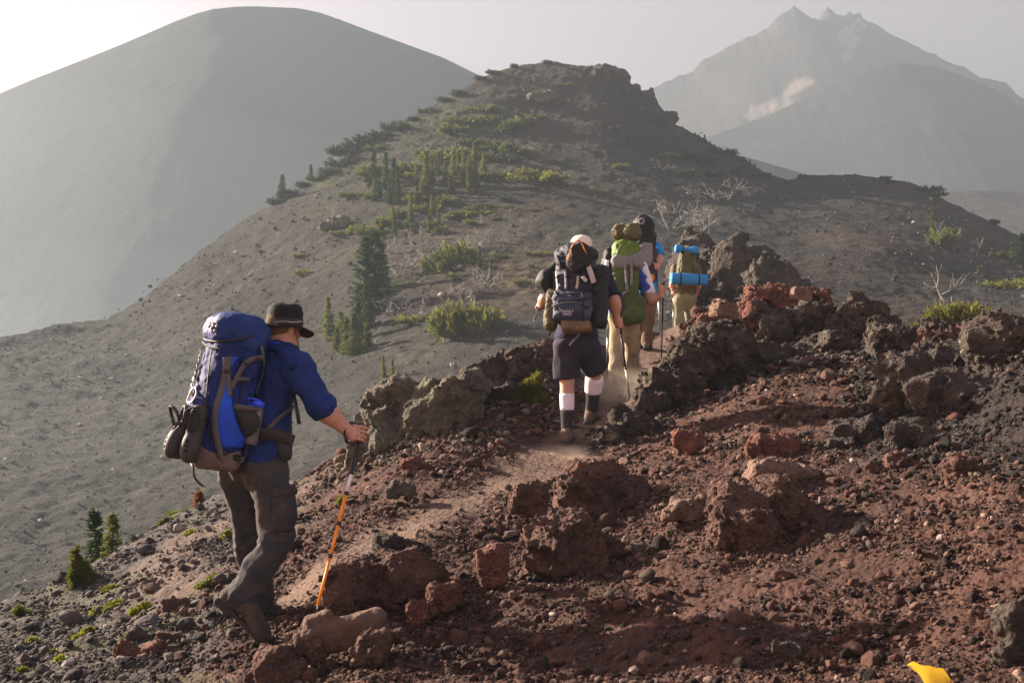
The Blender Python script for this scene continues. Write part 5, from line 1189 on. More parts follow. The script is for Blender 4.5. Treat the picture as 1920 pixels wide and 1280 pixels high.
for pts, w in (([(424,670),(424,688),(422,704),(414,735),(404,775),(404,805),(412,845),(420,862)], .032), ([(490,670),(476,671),(459,680),(447,700),(440,712),(432,730)], .026), ([(432,668),(427,690),(430,735),(431,742)], .024), ([(440,712),(455,708),(466,712)], .02), ([(488,648),(492,680),(493,715),(490,740)], .016), ([(447,862),(466,856),(480,838),(491,810),(494,800)], .03), ([(382,640),(395,650),(415,655)], .012)):
    pmk("strap", strap(sA1, pts, 5.9, w*1.0, off=.012), 'grey', p1)
pmk("buckle", patch(sA1, [(417,691),(417,700)], [(433,691),(432,700)], 5.9, 5, 5, .02, .004, .01), 'black', p1)
# daisy chain of pale webbing loops down the back, compression cords
dc = np.array([(378,648),(374,662),(371,676),(372,690),(368,704),(367,716),(363,728),(363,740)], float); g = Geo()
for k in range(len(dc)-1):
    p_, n_ = hits(np.linspace(dc[k][0], dc[k+1][0], 5), np.linspace(dc[k][1], dc[k+1][1], 5), sP1, 5.9, .004); bow = np.sin(np.linspace(0, np.pi, 5))[:, None]*.013
    g.add(*ribbon(p_+n_*bow, n_, .022, .003))
g.mk("daisy_chain", MT['pale'], p1)
g = Geo()
for k, (a, b) in enumerate((((365,672),(350,690)), ((366,690),(347,704)), ((362,706),(346,716)), ((360,722),(347,734)))):
    q = smooth_line([(a[0], a[1], 0), ((a[0]+b[0])/2-3, (a[1]+b[1])/2-4, 0), (b[0], b[1], 0)], 7); p_, n_ = hits(q[:, 0], q[:, 1], sP1, 5.9, .006); g.add(*tube(p_, .004, 5))
g.mk("compression_cord", MT['midgrey'], p1)
pmk("lid_zip", strap(sL1, [(381,634),(392,638),(410,640),(432,638),(455,634),(476,628)], 5.9, .012, 16, .006, .004), 'black', p1)
pmk("seam", strap(sP1, [(398,655),(392,700),(388,740),(389,790),(396,838)], 5.9, .008, 20, .004, .004), 'blackcloth', p1)
pmk("seam", strap(sP1, [(455,668),(456,700),(452,735),(446,757)], 5.9, .007, 14, .004, .004), 'blackcloth', p1)
for x, y in ((480,671), (459,681), (445,858), (421,848)):
    pmk("buckle", patch(sA1, [(x-6,y-5),(x-6,y+5)], [(x+6,y-5),(x+6,y+5)], 5.9, 4, 4, .018, .004, .01), 'black', p1)
# back-length hip belt, shoulder strap, hanging strap ends
sH = S(); sH.p = [sh for sh in shirt_p] if 'shirt_p' in globals() else []
sh = S(); sh.ell(J['che'], (.197, .137, .20), MR, .06); sh.ell(J['bel'], (.18, .137, .19), MR, .06); sh.ell(mid(J['bel'], J['pel'], .75), (.192, .147, .13), MR, .05); sh.cone(J['neb']-Z3*.04, J['shR']-R1*.01, .087, .08, .06); sh.cone(J['shR'], J['elR'], .086, .074, .04)
pmk("hip_belt", strap(sh, [(486,812),(505,812),(525,816),(545,826)], 5.95, .062, 14, .012, .016), 'mesh', p1)
pmk("hip_belt_strap", strap(sh, [(484,826),(500,806),(518,787),(538,768),(548,760)], 5.95, .022, 14, .012), 'grey', p1)
pmk("shoulder_strap", strap(sh, [(489,664),(505,652),(524,655),(540,670),(551,688)], 5.95, .05, 14, .016, .016), 'packnavy', p1)
pmk("shoulder_strap_edge", strap(sh, [(490,660),(506,648),(524,650)], 5.95, .012, 10, .022, .008), 'blue', p1)
pmk("strap_end", ribbon(smooth_line([P(551,742,5.95), P(555,760,5.92), P(558,776,5.92), P(561,794,5.93)], 10), np.tile(unit((.4,-1,0)), (10, 1)), .02, .003), 'black', p1)
pmk("strap_end", ribbon(smooth_line([P(546,800,5.9), P(545,822,5.88), P(546,842,5.88)], 8), np.tile(unit((.4,-1,0)), (8, 1)), .012, .003), 'black', p1)
pmk("strap_end", tube(smooth_line([L1(.1, .0, -.40), P(362,876,5.85), P(364,892,5.84), P(372,904,5.85), P(381,911,5.86)], 14), .006, 6), 'black', p1)
pmk("strap_end", tube(smooth_line([P(363,868,5.86), P(368,872,5.84), P(373,877,5.85)], 6), .006, 6), 'black', p1)
pmk("belt_pouch", patch(sh, [(520,826),(522,850),(526,868)], [(538,830),(543,848),(538,860)], 5.95, 8, 8, .018, .015, .02), 'mesh', p1)
# carabiner
ca, _n = hits([372, 366, 358, 361, 368, 374], [728, 733, 752, 756, 752, 738], sP1, 5.9, .02); cc = np.concatenate([ca, ca[:1]]); pmk("carabiner", tube(smooth_line(cc, 26), .005, 6), 'alu', p1)
# water bottle in its pocket
w0, wn_ = hits([472], [800], sP1, 5.9); bc = w0[0]+wn_[0]*.022; bt = bc+U1*.0
wb = thing("water_bottle", "smoky water bottle with a bright blue lid in the backpack's side pocket", "water bottle", bc-U1*.09)
pmk("bottle", lathe([(.001, -.09), (.033, -.09), (.037, -.08), (.037, .085), (.034, .10), (.028, .108)], bc, U1, 20), 'bottle', wb)
pmk("lid", lathe([(.029, .108), (.035, .110), (.035, .132), (.033, .136), (.001, .137)], bc, U1, 20), 'bottlecap', wb)
hc_ = bc+U1*.12; lp = [hc_+R1*.0+(-D1*0+D1*.02)+D1*x+U1*y+R1*.01 for x, y in ((0, -.01), (.028, -.012), (.045, .004), (.038, .022), (.01, .024), (-.03, .02))]
pmk("lid_loop", tube(smooth_line(lp, 18), .005, 6), 'bottlecap', wb)
# pair of clogs
def clog(label, top, bot, yaw, seed):
    top, bot = np.asarray(top), np.asarray(bot); d = unit(bot-top); L = np.linalg.norm(bot-top)
    n = unit(np.array([math.cos(yaw), math.sin(yaw), 0])-d*np.dot([math.cos(yaw), math.sin(yaw), 0], d)); sd = np.cross(d, n); Mx = np.array([d, sd, n]); q = lambda a, b, c: top+d*a*L+sd*b+n*c
    s = S(); s.ell(q(.76, 0, .012), (.24*L, .050, .044), Mx, .03); s.ell(q(.25, 0, -.004), (.24*L, .040, .034), Mx, .03); s.box(q(.5, 0, -.026), (.48*L, .036, .014), .012, Mx, .02); s.ell(q(.5, 0, .0), (.25*L, .040, .034), Mx, .03)
    s.ell(q(.28, 0, .024), (.23*L, .031, .042), Mx, .012, True)
    for k in range(4): s.cone(q(.62+.09*k, .052, .03), q(.62+.09*k, .03, .012), .0065, .0065, .003, sub=True)
    for k in range(3): s.cone(q(.66+.08*k, .0, .06), q(.66+.08*k, .0, .035), .0065, .0065, .003, sub=True)
    V, F = s.surf(.006); o = thing("clog", label, "clog", bot); pmk("shoe", (V, F), 'rubber', o)
    st = smooth_line([q(.42, .044, .015), q(.2, .046, .05), q(.1, 0, .075), q(.2, -.046, .05), q(.42, -.044, .015)], 16); nn = np.tile(n, (16, 1))*.5-d*.8; pmk("heel_strap", ribbon(st, nn, .016, .005), 'rubber', o); return o
clog("dark foam clog hanging on the outside left of the navy backpack", P(349,757,5.76), P(322,860,5.70), R(215), 1)
clog("dark foam clog hanging next to the backpack, its row of side holes facing out", P(374,757,5.72), P(352,868,5.66), R(262), 2)

# ------------------------------------------------------------------ hiker 1's pole
L = np.linalg.norm(ptop-pbot); frac = lambda py: (py-800)/(1142-800)
po = pole("bright orange and white trekking pole with black grip planted by the log-shaped stone", ptop, pbot, [(frac(880)-.0, frac(930), 'white', .0105), (frac(930), frac(987), 'orange', .0095), (frac(987), frac(1047), 'orange', .0088), (frac(1047), .98, 'orange', .0082)], .27, .0095)
pmk("wrist_strap", ribbon(smooth_line([ptop+pax*.0, J['wrR']+Z3*.05, J['wrR']+np.array([-.02,-.045,.01]), J['wrR']+np.array([-.01,-.02,-.045]), gp-pax*.05+np.array([-.02,-.03,0]), ptop-pax*.02], 24), np.tile(unit((-.7,-.7,.2)), (24, 1)), .022, .003), 'black', po)
pmk("wrist_strap", ribbon(smooth_line([ptop, ptop+np.array([.03,-.01,.015]), ptop+np.array([.065,-.01,.005]), ptop+np.array([.09,-.01,-.03])], 10), np.tile(unit((.2,-.5,1)), (10, 1)), .014, .003), 'black', po)

# ------------------------------------------------------------------ the others share one builder
def cut_hem(s, c, d, r):
    ref = np.array([0, 1.0, 0]) if abs(d[1]) < .8 else np.array([1.0, 0, 0]); a = unit(np.cross(d, ref)); s.box(c+d*.09, (r, r, .09), .01, np.array([a, np.cross(d, a), d]), .012, True)
def hiker(label, Jd, F, base, shirt, legs, res=.011, shorts=False, sleeve=.9, grips=(None, None), head=True, boots=None, hem=(.085, .085), tr=(.105, .08, .07), sh_r=(.19, .13), seed=0, pitch=-.05):
    F, Rr = cyl_frame(F); Mr = np.array([Rr, F, Z3]); o = thing("person", label, "person", base)
    s = S(); add_head(s, Jd['head'], F, pitch); s.cone(Jd['head']-Z3*.06, Jd['neb'], .056, .065, .03); s.cone(Jd['neb'], Jd['che'], .07, .12, .06)
    s.ell(Jd['che'], (.16, .10, .19), Mr, .05); s.ell(mid(Jd['che'], Jd['pel'], .55), (.15, .10, .16), Mr, .05); s.ell(Jd['pel'], (.16, .115, .13), Mr, .05)
    for sd_ in 'RL':
        a, b, c = Jd['sh'+sd_], Jd['el'+sd_], Jd['wr'+sd_]; limb(s, a, b, c, .058, .048, .032, .02); s.cone(Jd['neb'], a, .05, .058, .05); s.ell(mid(b, c, .28), (.047,)*3, None, .06)
        k = grips[0 if sd_ == 'R' else 1]
        if k is None: add_open_hand(s, c, unit(np.asarray(c)-b), F)
        else: pc = add_fist(s, k[0], k[1], unit(c-k[0]), 1.05, 1 if sd_ == 'R' else -1); s.cone(c, pc, .03, .03, .02)
        h, kn, an = Jd['hp'+sd_], Jd['kn'+sd_], Jd['an'+sd_]; limb(s, h, kn, an, .085, .058, .042, .03); s.ell(mid(kn, an, .3)-F*.010, (.050, .050, .1), None, .05)
    V, F_ = s.surf(.0075 if res < .0115 else .009); V = relax(V, F_, 1, .3); mk("body", V, F_, SKIN, o)
    s = S(); s.ell(Jd['che'], (sh_r[0], sh_r[1], .2), Mr, .06); s.ell(mid(Jd['che'], Jd['pel'], .55), (sh_r[0]*.93, sh_r[1], .19), Mr, .06); s.ell(mid(Jd['che'], Jd['pel'], .9), (sh_r[0]*.95, sh_r[1]+.01, .12), Mr, .05)
    for sd_ in 'RL':
        a, b = Jd['sh'+sd_], Jd['el'+sd_]; s.cone(Jd['neb']-Z3*.04, a, .08, .076, .06); s.cone(a, mid(a, b, sleeve+.2), .082, .080, .04)
    for sd_ in 'RL': a, b = Jd['sh'+sd_], Jd['el'+sd_]; cut_hem(s, mid(a, b, sleeve), unit(np.asarray(b)-a), .10)
    garment("shirt", s, res, shirt, o, .007, 8, (1, 1, .7), seed+1)
    s = S(); s.ell(Jd['pel'], (.18, .14, .13), Mr, .04); hems = []
    for sd_ in 'RL':
        h, kn, an = Jd['hp'+sd_], Jd['kn'+sd_], Jd['an'+sd_]
        if shorts:
            s.cone(h, mid(h, kn, 1.12), .112, .122, .04); hems.append((mid(h, kn, .93), unit(np.asarray(kn)-h), .15))
        else: leg(s, h, kn, an, tr, hem[0 if sd_ == 'R' else 1])
    for hc_, hd_, hr_ in hems: cut_hem(s, hc_, hd_, hr_)
    garment("shorts" if shorts else "trousers", s, res, legs, o, .009, 7, (1, 1, .6), seed+2)
    for sd_, (tv, up) in zip('RL', boots): boot(o, Jd['an'+sd_]+np.array([0, 0, -.0]), Jd['an'+sd_]+np.asarray(tv), up, 1.08, .010, seed=seed+3)
    return o, F, Rr, Mr
def packlocal(C, F, lean):
    F, Rr = cyl_frame(F); U = unit(Z3*math.cos(R(lean))+F*math.sin(R(lean))); D = unit(-np.cross(U, Rr)) ; D = D if D.dot(F) < 0 else -D
    return (lambda d, w, u: C+D*d+Rr*w+U*u), np.array([D, Rr, U]), D, Rr, U
def bag(name, s, mat, parent, res=.011, amp=.008, freq=7, seed=0):
    V, F = s.surf(res); V = wrinkle(V, F, amp*1.35, freq, (1, 1, .8), seed); V = wrinkle(V, F, amp*.8, freq*2.0, (1, 1, 1.3), seed+1); return pmk(name, (V, F), mat, parent)

# hiker 2: navy tee, navy shorts, two-tone socks
F2 = (.18, .98); Y2 = 9.95
J2 = dict(head=P(1090,467,10.16), neb=P(1089,497,10.1), che=P(1087,535,10.02), pel=P(1081,640,9.95), shR=P(1129,515,10.0), elR=P(1151,562,9.9), wrR=P(1156,602,9.98), shL=P(1045,515,10.08), elL=P(1023,560,10.05), wrL=P(1015,572,10.18),
 hpR=P(1103,652,9.95), knR=P(1116,694,10.12), anR=P(1109,770,10.30), hpL=P(1060,652,9.97), knL=P(1063,714,9.98), anL=P(1064,806,9.95))
t2r, b2r = P(1160,594,10.0), P(1181,750,10.15); a2r = unit(t2r-b2r); t2l, b2l = P(1020,552,10.72), P(1001,602,9.78); a2l = unit(t2l-b2l)
o2, _, R2, M2 = hiker("hiker in navy tee, dark shorts, cream cap and two-tone white and charcoal socks", J2, F2, P(1070,836,9.95), 'dnavy', 'shorts', .0105, True, .92, ((t2r-a2r*.05, a2r), (mid(t2l, b2l, .5), a2l)),
  boots=[((.09, .24, -.10), unit((.05,-.1,1))), ((.04, .22, -.02), unit((0,-.05,1)))], sh_r=(.205, .14), seed=40)
for sd_ in 'RL':
    kn, an = J2['kn'+sd_], J2['an'+sd_]; t0 = .25 if sd_ == 'L' else .17
    for nm, a, b, ra, rb, mt in (("sock", t0, t0+.34, .083 if sd_ == 'R' else .067, .078 if sd_ == 'R' else .062, 'sockw'), ("sock_foot", t0+.335, 1.0, .063 if sd_ == 'R' else .059, .054, 'sockd')):
        s = S(); s.cone(mid(kn, an, a)-unit(F2+(0,))*.012, mid(kn, an, b)-unit(F2+(0,))*.006, ra, rb, .01); 
        q = np.array([mid(kn, an, a+(b-a)*t)-unit(F2+(0,))*(.012-.006*t) for t in np.linspace(0, 1, 8)]); rr = ra+(rb-ra)*np.linspace(0, 1, 8); rr[0] -= .004; rr[1] += .001
        pmk(nm, tube(q, rr, 18), mt, o2)
c2 = J2['head']+Z3*.045; cap = pmk("cap", lathe([(.094, -.02), (.098, .0), (.092, .035), (.072, .062), (.04, .078), (.001, .083)], c2, unit(Z3-np.array(F2+(0,))*.12), 28), 'cap', o2)
pmk("cap_brim", lathe([(.09, -.018), (.135, -.022), (.138, -.026), (.09, -.026)], c2, Z3, 32, lambda th, r, h: (r if math.sin(th) > -.2 else .09+(r-.09)*.25, h)), 'cap', o2)
Lq, MP2, D2, _, U2 = packlocal(P(1084,540,9.73), F2, 10)
p2 = thing("backpack", "bulky dark navy backpack with slate lower pocket on the hiker in shorts", "backpack", Lq(0, 0, -.4))
s = S(); s.box(Lq(0, -.02, -.03), (.13, .17, .30), .09, MP2, .04); s.ell(Lq(.05, 0, .05), (.10, .15, .28), MP2, .05); sP2 = s; bag("pack_body", s, 'dpack', p2, .0105, .009, 7, 50)
s = S(); s.ell(Lq(.0, -.02, .29), (.17, .185, .10), MP2, .05); s.ell(Lq(.05, -.10, .22), (.12, .10, .12), MP2, .05); sL2 = s; bag("lid", s, 'dpack', p2, .0105, .010, 7, 52)
s = S(); s.box(Lq(.12, -.025, -.19), (.09, .17, .125), .06, MP2, .03); s.ell(Lq(.15, -.02, -.2), (.08, .15, .10), MP2, .03); sQ2 = s; bag("lower_pocket", s, 'slate', p2, .0105, .008, 8, 54)
s = S(); s.box(Lq(.06, .0, -.345), (.11, .13, .055), .045, MP2, .03); bag("pack_base", s, 'brown', p2, .0105, .006, 9, 56)
s = S(); s.box(Lq(.05, -.215, -.20), (.09, .05, .17), .045, MP2, .03); s.ell(Lq(.05, -.22, -.28), (.08, .06, .09), MP2, .03); bag("side_pocket", s, 'olive', p2, .0105, .008, 9, 57)
s = S(); s.box(Lq(.05, .20, -.10), (.10, .06, .26), .05, MP2, .03); bag("side_pocket", s, 'blackcloth', p2, .0105, .008, 9, 58)
sA2 = S(); sA2.p = sP2.p+sL2.p+sQ2.p
for pts, w, mt in (([(1045,508),(1046,525),(1048,543)], .022, 'pale'), ([(1061,505),(1062,525),(1062,543)], .022, 'midgrey'), ([(1084,518),(1083,532),(1081,542)], .022, 'pale'), ([(1036,510),(1038,530),(1040,545)], .014, 'grey'), ([(1110,552),(1112,575),(1117,600),(1114,622)], .018, 'grey'), ([(1070,468),(1069,480),(1068,492)], .008, 'orangec')):
    pmk("strap", strap(sA2, pts, 9.6, w, 10, .012), mt, p2)
for pts, mt, r_ in (([(1098,498),(1104,515),(1108,532)], 'sockw', .016), ([(1101,497),(1107,514),(1111,530)], 'sockw', .014), ([(1092,520),(1096,526),(1099,528)], 'sockw', .016)):
    p_, n_ = hits([q[0] for q in pts], [q[1] for q in pts], sA2, 9.6, .03); pmk("hanging_cord", tube(smooth_line(p_, 8), r_, 8), 'pale', p2)
p_, n_ = hits([1080], [492], sA2, 9.6, .05); s = S(); s.ell(p_[0], (.085, .06, .11), None, .03); s.ell(p_[0]+np.array([.02,0,.1]), (.07, .05, .07), None, .03); s.ell(p_[0]+np.array([.06,0,.04]), (.08, .05, .10), None, .03)
ho = thing("stuff_sack", "black bundle of spare clothing strapped high on the dark navy backpack", "bag", p_[0]); V, F = s.surf(.011); V = wrinkle(V, F, .010, 9, (1, 1, 1), 61); pmk("sack", (V, F), 'blackcloth', ho)
pmk("tie_cord", tube(smooth_line([p_[0]+np.array([-.07,-.05,-.0]), p_[0]+np.array([-.05,-.07,.1]), p_[0]+np.array([.02,-.06,.17]), p_[0]+np.array([.08,-.07,.06])], 12), .005, 5), 'orangec', ho)
p_, n_ = hits([1060, 1066], [491, 492], sA2, 9.6, .008); pmk("label_tag", ribbon(smooth_line(np.array([p_[0], p_[1]]), 3), np.tile(n_[0], (3, 1)), .022, .004), 'greenc', p2)
for pts, w in (([(1040,549),(1062,552),(1085,551),(1104,547)], .016), ([(1036,560),(1060,563),(1085,563),(1106,558)], .010), ([(1043,478),(1050,490),(1052,505)], .016), ([(1090,545),(1094,560),(1092,580),(1094,600)], .012), ([(1118,500),(1122,530),(1121,560)], .014)):
    pmk("strap", strap(sA2, pts, 9.6, w, 12, .010), 'blackcloth', p2)
pmk("zip", strap(sQ2, [(1036,574),(1050,569),(1070,567),(1090,569),(1104,574)], 9.6, .010, 14, .006), 'grey', p2)
for x, y in ((1046,520), (1062,519), (1100,575), (1041,548)):
    pmk("buckle", patch(sA2, [(x-3,y-3),(x-3,y+3)], [(x+3,y-3),(x+3,y+3)], 9.6, 4, 4, .018, .004, .01), 'black', p2)
# two lines of small white lettering on the lower pocket
def lettering(sd, px, py, w, text, parent, Y0):
    cu = bpy.data.curves.new("pocket_lettering", 'FONT'); cu.body = text; cu.size = 1; cu.extrude = .02; cu.align_x = 'CENTER'; cu.space_line = .8
    tmp = bpy.data.objects.new("pocket_lettering", cu); link(tmp); dg = bpy.context.evaluated_depsgraph_get(); me = bpy.data.meshes.new_from_object(tmp.evaluated_get(dg)); bpy.data.objects.remove(tmp)
    V = np.array([v.co for v in me.vertices]); k = w/(V[:, 0].max()-V[:, 0].min()); V = V*k; V[:, :2] -= (V[:, :2].max(0)+V[:, :2].min(0))/2
    p_, n_ = hits([px], [py], sd, Y0); n = n_[0]; rt = unit(np.cross([0, 0, 1], n)); u = np.cross(n, rt); W = p_[0]+rt*V[:, :1]+u*V[:, 1:2]
    pd = sd.d(W); W = W-n*(pd[:, None])+n*(.0125+V[:, 2:3])
    F = [[f.vertices[:] for f in me.polygons if len(f.vertices) == c] for c in (3, 4)]
    for f in me.polygons:
        if len(f.vertices) > 4:
            vs = f.vertices[:]; F[0] += [(vs[0], vs[i], vs[i+1]) for i in range(1, len(vs)-1)]
    return mk("pocket_lettering", W, [np.array(f) for f in F if f], MT['sockw'], parent, False)
lettering(sQ2, 1064, 586, .105, "TWAE-F\nUNAI", p2, 9.6)
pmk("strap_end", ribbon(smooth_line([P(1100,613,9.7), P(1090,622,9.62), P(1078,636,9.62), P(1068,648,9.64)], 10), np.tile(unit((.2,-1,.3)), (10, 1)), .02, .004), 'grey', p2)
pmk("strap_end", ribbon(smooth_line([P(1040,615,9.7), P(1034,620,9.66), P(1028,628,9.66)], 6), np.tile(unit((.2,-1,.3)), (6, 1)), .02, .004), 'blackcloth', p2)
# jacket slung over his left shoulder
s = S(); s.cone(P(1052,492,9.92), P(1024,528,9.88), .05, .075, .05); s.cone(P(1024,528,9.88), P(1030,556,9.86), .07, .045, .05); s.cone(P(1018,518,9.9), P(1012,530,9.9), .05, .03, .04)
jk = thing("jacket", "black jacket draped over the left side of the dark navy backpack", "jacket", P(1025,550,9.88)); V, F = s.surf(.0105); V = wrinkle(V, F, .013, 8, (1, 1, .6), 63); pmk("cloth", (V, F), 'blackcloth', jk)
pole("black trekking pole in the right hand of the hiker in shorts", t2r, b2r, [(.2, .62, 'black', .009), (.62, .97, 'alu', .007)], .16)
pole("short black pole carried low in the left hand of the hiker in shorts", t2l, b2l, [(.18, .62, 'black', .009), (.62, .97, 'black', .007)], .16)

# hiker 3: sand trousers, blue and white shirt, green pack
F3 = (.22, .97)
J3 = dict(head=P(1172,450,13.15), neb=P(1172,470,13.1), che=P(1171,512,13.0), pel=P(1170,592,12.9), shR=P(1200,505,12.98), elR=P(1219,562,12.72), wrR=P(1240,554,12.62), shL=P(1145,490,13.05), elL=P(1135,535,13.0), wrL=P(1140,580,13.15),
 hpR=P(1181,600,12.92), knR=P(1186,650,13.1), anR=P(1184,702,13.3), hpL=P(1159,600,12.92), knL=P(1157,655,12.95), anL=P(1154,712,12.92))
t3r, b3r = P(1244,533,12.6), P(1240,674,12.75); a3r = unit(t3r-b3r); t3l, b3l = P(1141,570,13.2), P(1137,690,13.4); a3l = unit(t3l-b3l)
o3, _, R3, M3 = hiker("hiker in sand trousers and blue and white shirt under a green backpack", J3, F3, P(1155,732,12.92), 'royal', 'khaki', .0125, False, .8, ((t3r-a3r*.05, a3r), (t3l-a3l*.05, a3l)),
  boots=[((.06, .22, -.02), Z3), ((.03, .24, -.10), unit((0,.15,1)))], hem=(.09, .09), tr=(.105, .085, .08), seed=70)
s = S(); a, b = J3['shR'], J3['elR']; o_ = np.array([.018, .0, .022]); s.cone(mid(a, b, .0)+o_, mid(a, b, .78)+o_, .070, .066, .02); V, F = s.surf(.011); V = wrinkle(V, F, .004, 9, (1, 1, .7), 72); mk("sleeve_panel", V, F, MT['sleeve'], o3)
Lq, MP3, D3, _, U3 = packlocal(P(1173,540,12.70), F3, 8)
p3 = thing("backpack", "tall green and grey backpack topped by an olive roll", "backpack", Lq(0, 0, -.4))
s = S(); s.box(Lq(0, -.01, .05), (.13, .155, .32), .09, MP3, .04); s.ell(Lq(.06, 0, .02), (.1, .14, .22), MP3, .05); sP3 = s; bag("pack_body", s, 'dgreen', p3, .0125, .009, 7, 80)
s = S(); s.ell(Lq(.03, .0, .44), (.14, .16, .11), MP3, .04); s.ell(Lq(.08, .0, .36), (.10, .15, .09), MP3, .04); sG3 = s; bag("lid", s, 'green', p3, .0125, .009, 7, 82)
s = S(); s.box(Lq(.05, .02, .285), (.13, .175, .09), .07, MP3, .03); sM3 = s; bag("lid_pocket", s, 'midgrey', p3, .0125, .007, 8, 84)
s = S(); s.box(Lq(.05, .03, -.25), (.13, .19, .16), .09, MP3, .04); s.ell(Lq(.06, .04, -.3), (.12, .17, .12), MP3, .04); sQ3 = s; bag("lower_pocket", s, 'dgreen', p3, .0125, .010, 7, 86)
s = S(); s.ell(Lq(.155, -.05, -.21), (.06, .085, .15), MP3, .03); bag("mesh_pouch", s, 'mesh', p3, .0125, .006, 8, 88)
sA3 = S(); sA3.p = sP3.p+sM3.p+sQ3.p
for pts, w in (([(1183,484),(1184,510),(1183,536)], .03), ([(1172,495),(1174,520),(1176,545)], .03), ([(1166,560),(1170,550),(1178,546)], .018)): pmk("strap", strap(sA3, pts, 12.5, w, 9, .014), 'midgrey', p3)
rl = thing("rolled_bag", "olive rolled bag strapped on top of the tall green backpack", "bag", Lq(.03, .0, .56)); s = S(); s.box(Lq(.03, .0, .63), (.10, .165, .095), .085, MP3, .04); s.ell(Lq(.10, .05, .60), (.07, .08, .075), MP3, .03); bag("roll", s, 'olive', rl, .012, .010, 8, 90)
s = S(); s.cone(Lq(-.02, -.19, .42), Lq(.0, -.23, .12), .06, .075, .04); s.ell(Lq(.03, -.20, .28), (.07, .05, .16), MP3, .04); jk = thing("jacket", "black and white jacket hung on the left of the tall green backpack", "jacket", Lq(0, -.22, .0)); bag("cloth", s, 'blackcloth', jk, .012, .011, 8, 92)
pmk("lining", ribbon(smooth_line([Lq(.10, -.20, .30), Lq(.11, -.205, .2), Lq(.10, -.21, .10)], 6), np.tile(D3, (6, 1)), .05, .01), 'sleeve', jk)
pole("dark trekking pole held out to the right by the hiker with the green backpack", t3r, b3r, [(.15, .5, 'black', .009), (.5, .98, 'grey', .0075)], .14)
pole("pale trekking pole at the left side of the hiker with the green backpack", t3l, b3l, [(.15, .5, 'alu', .009), (.5, .98, 'alu', .0075)], .14)

# hiker 4: turquoise shirt, black covered pack
F4 = (.25, .97)
J4 = dict(head=P(1210,440,15.35), neb=P(1210,458,15.3), che=P(1211,492,15.25), pel=P(1210,556,15.2), shR=P(1230,466,15.15), elR=P(1237,484,15.0), wrR=P(1231,501,14.85), shL=P(1190,466,15.3), elL=P(1184,500,15.3), wrL=P(1188,530,15.35),
 hpR=P(1218,562,15.2), knR=P(1216,600,15.3), anR=P(1213,640,15.35), hpL=P(1202,562,15.2), knL=P(1200,605,15.35), anL=P(1199,640,15.5))
t4, b4 = P(1230,492,14.85), P(1238,625,15.0); a4 = unit(t4-b4)
hiker("hiker with a turquoise sleeve and a black covered backpack, partly behind the green backpack", J4, F4, P(1210,655,15.35), 'sky', 'brown', .0135, False, .85, ((t4-a4*.05, a4), None), boots=[((.05, .2, -.02), Z3), ((.05, .2, -.02), Z3)], hem=(.08, .08), tr=(.10, .08, .07), seed=100)
Lq, MP4, D4, R4, U4 = packlocal(P(1206,478,15.0), F4, 8)
p4 = thing("backpack", "black covered backpack with small round emblem, on the turquoise shirted hiker", "backpack", Lq(0, 0, -.4))
s = S(); s.box(Lq(.0, .02, -.12), (.13, .16, .26), .09, MP4, .04); bag("pack_body", s, 'mesh', p4, .0125, .009, 7, 110)
s = S(); s.ell(Lq(.02, .0, .38), (.14, .145, .16), MP4, .05); s.box(Lq(.03, .02, .20), (.12, .15, .13), .09, MP4, .05); sC4 = s; bag("rain_cover", s, 'blackcloth', p4, .0125, .009, 7, 112)
p_, n_ = hits([1203], [415], sC4, 14.7, .004); pmk("emblem", lathe([(.02, .0), (.035, .006), (.045, .004), (.046, -.006)], p_[0], n_[0], 18), 'midgrey', p4)
s = S(); s.box(Lq(.10, .04, -.02), (.05, .10, .17), .045, MP4, .03); bag("front_pocket", s, 'midgrey', p4, .0125, .007, 8, 114)
s = S(); s.ell(Lq(.10, .05, -.33), (.07, .12, .085), MP4, .03); ob = thing("stuff_sack", "small orange sack slung under the black covered backpack", "bag", Lq(.1, .05, -.4)); bag("sack", s, 'orangec', ob, .012, .008, 9, 116)
pmk("tie_cord", tube(smooth_line([Lq(.12, .0, -.26), Lq(.16, .04, -.30), Lq(.14, .1, -.27)], 6), .006, 5), 'blackcloth', ob)
pole("thin trekking pole held by the turquoise shirted hiker", t4, b4, [(.15, .5, 'black', .009), (.5, .98, 'alu', .0075)], .14)

# hiker 5: olive pack with two blue mats, furthest ahead
F5 = (.12, .99)
J5 = dict(head=P(1288,482,18.9), neb=P(1287,494,18.85), che=P(1286,512,18.8), pel=P(1283,556,18.75), shR=P(1305,503,18.75), elR=P(1310,530,18.7), wrR=P(1306,550,18.8), shL=P(1267,503,18.8), elL=P(1261,530,18.75), wrL=P(1263,550,18.75),
 hpR=P(1292,560,18.75), knR=P(1294,590,18.9), anR=P(1294,622,19.0), hpL=P(1274,560,18.75), knL=P(1272,592,18.8), anL=P(1271,622,18.8))
t5, b5 = P(1264,542,18.72), P(1261,615,18.8); a5 = unit(t5-b5)
hiker("hiker in pale olive trousers under two blue sleeping mats, furthest up the trail", J5, F5, P(1272,632,18.8), 'olive', 'olivet', .015, False, .85, (None, (t5-a5*.05, a5)), boots=[((.03, .2, -.02), Z3), ((.03, .2, -.02), Z3)], hem=(.085, .085), tr=(.105, .085, .08), seed=130)
Lq, MP5, D5, R5, U5 = packlocal(P(1288,500,18.5), F5, 6)
p5 = thing("backpack", "olive backpack carrying a blue mat above and another below, furthest up the trail", "backpack", Lq(0, 0, -.35))
s = S(); s.cone(Lq(.0, 0, -.16), Lq(.0, 0, .22), .17, .13, .05, D5, .8); s.box(Lq(.03, .0, -.05), (.12, .14, .24), .09, MP5, .05); sP5 = s; bag("pack_body", s, 'olive', p5, .014, .012, 7, 140)
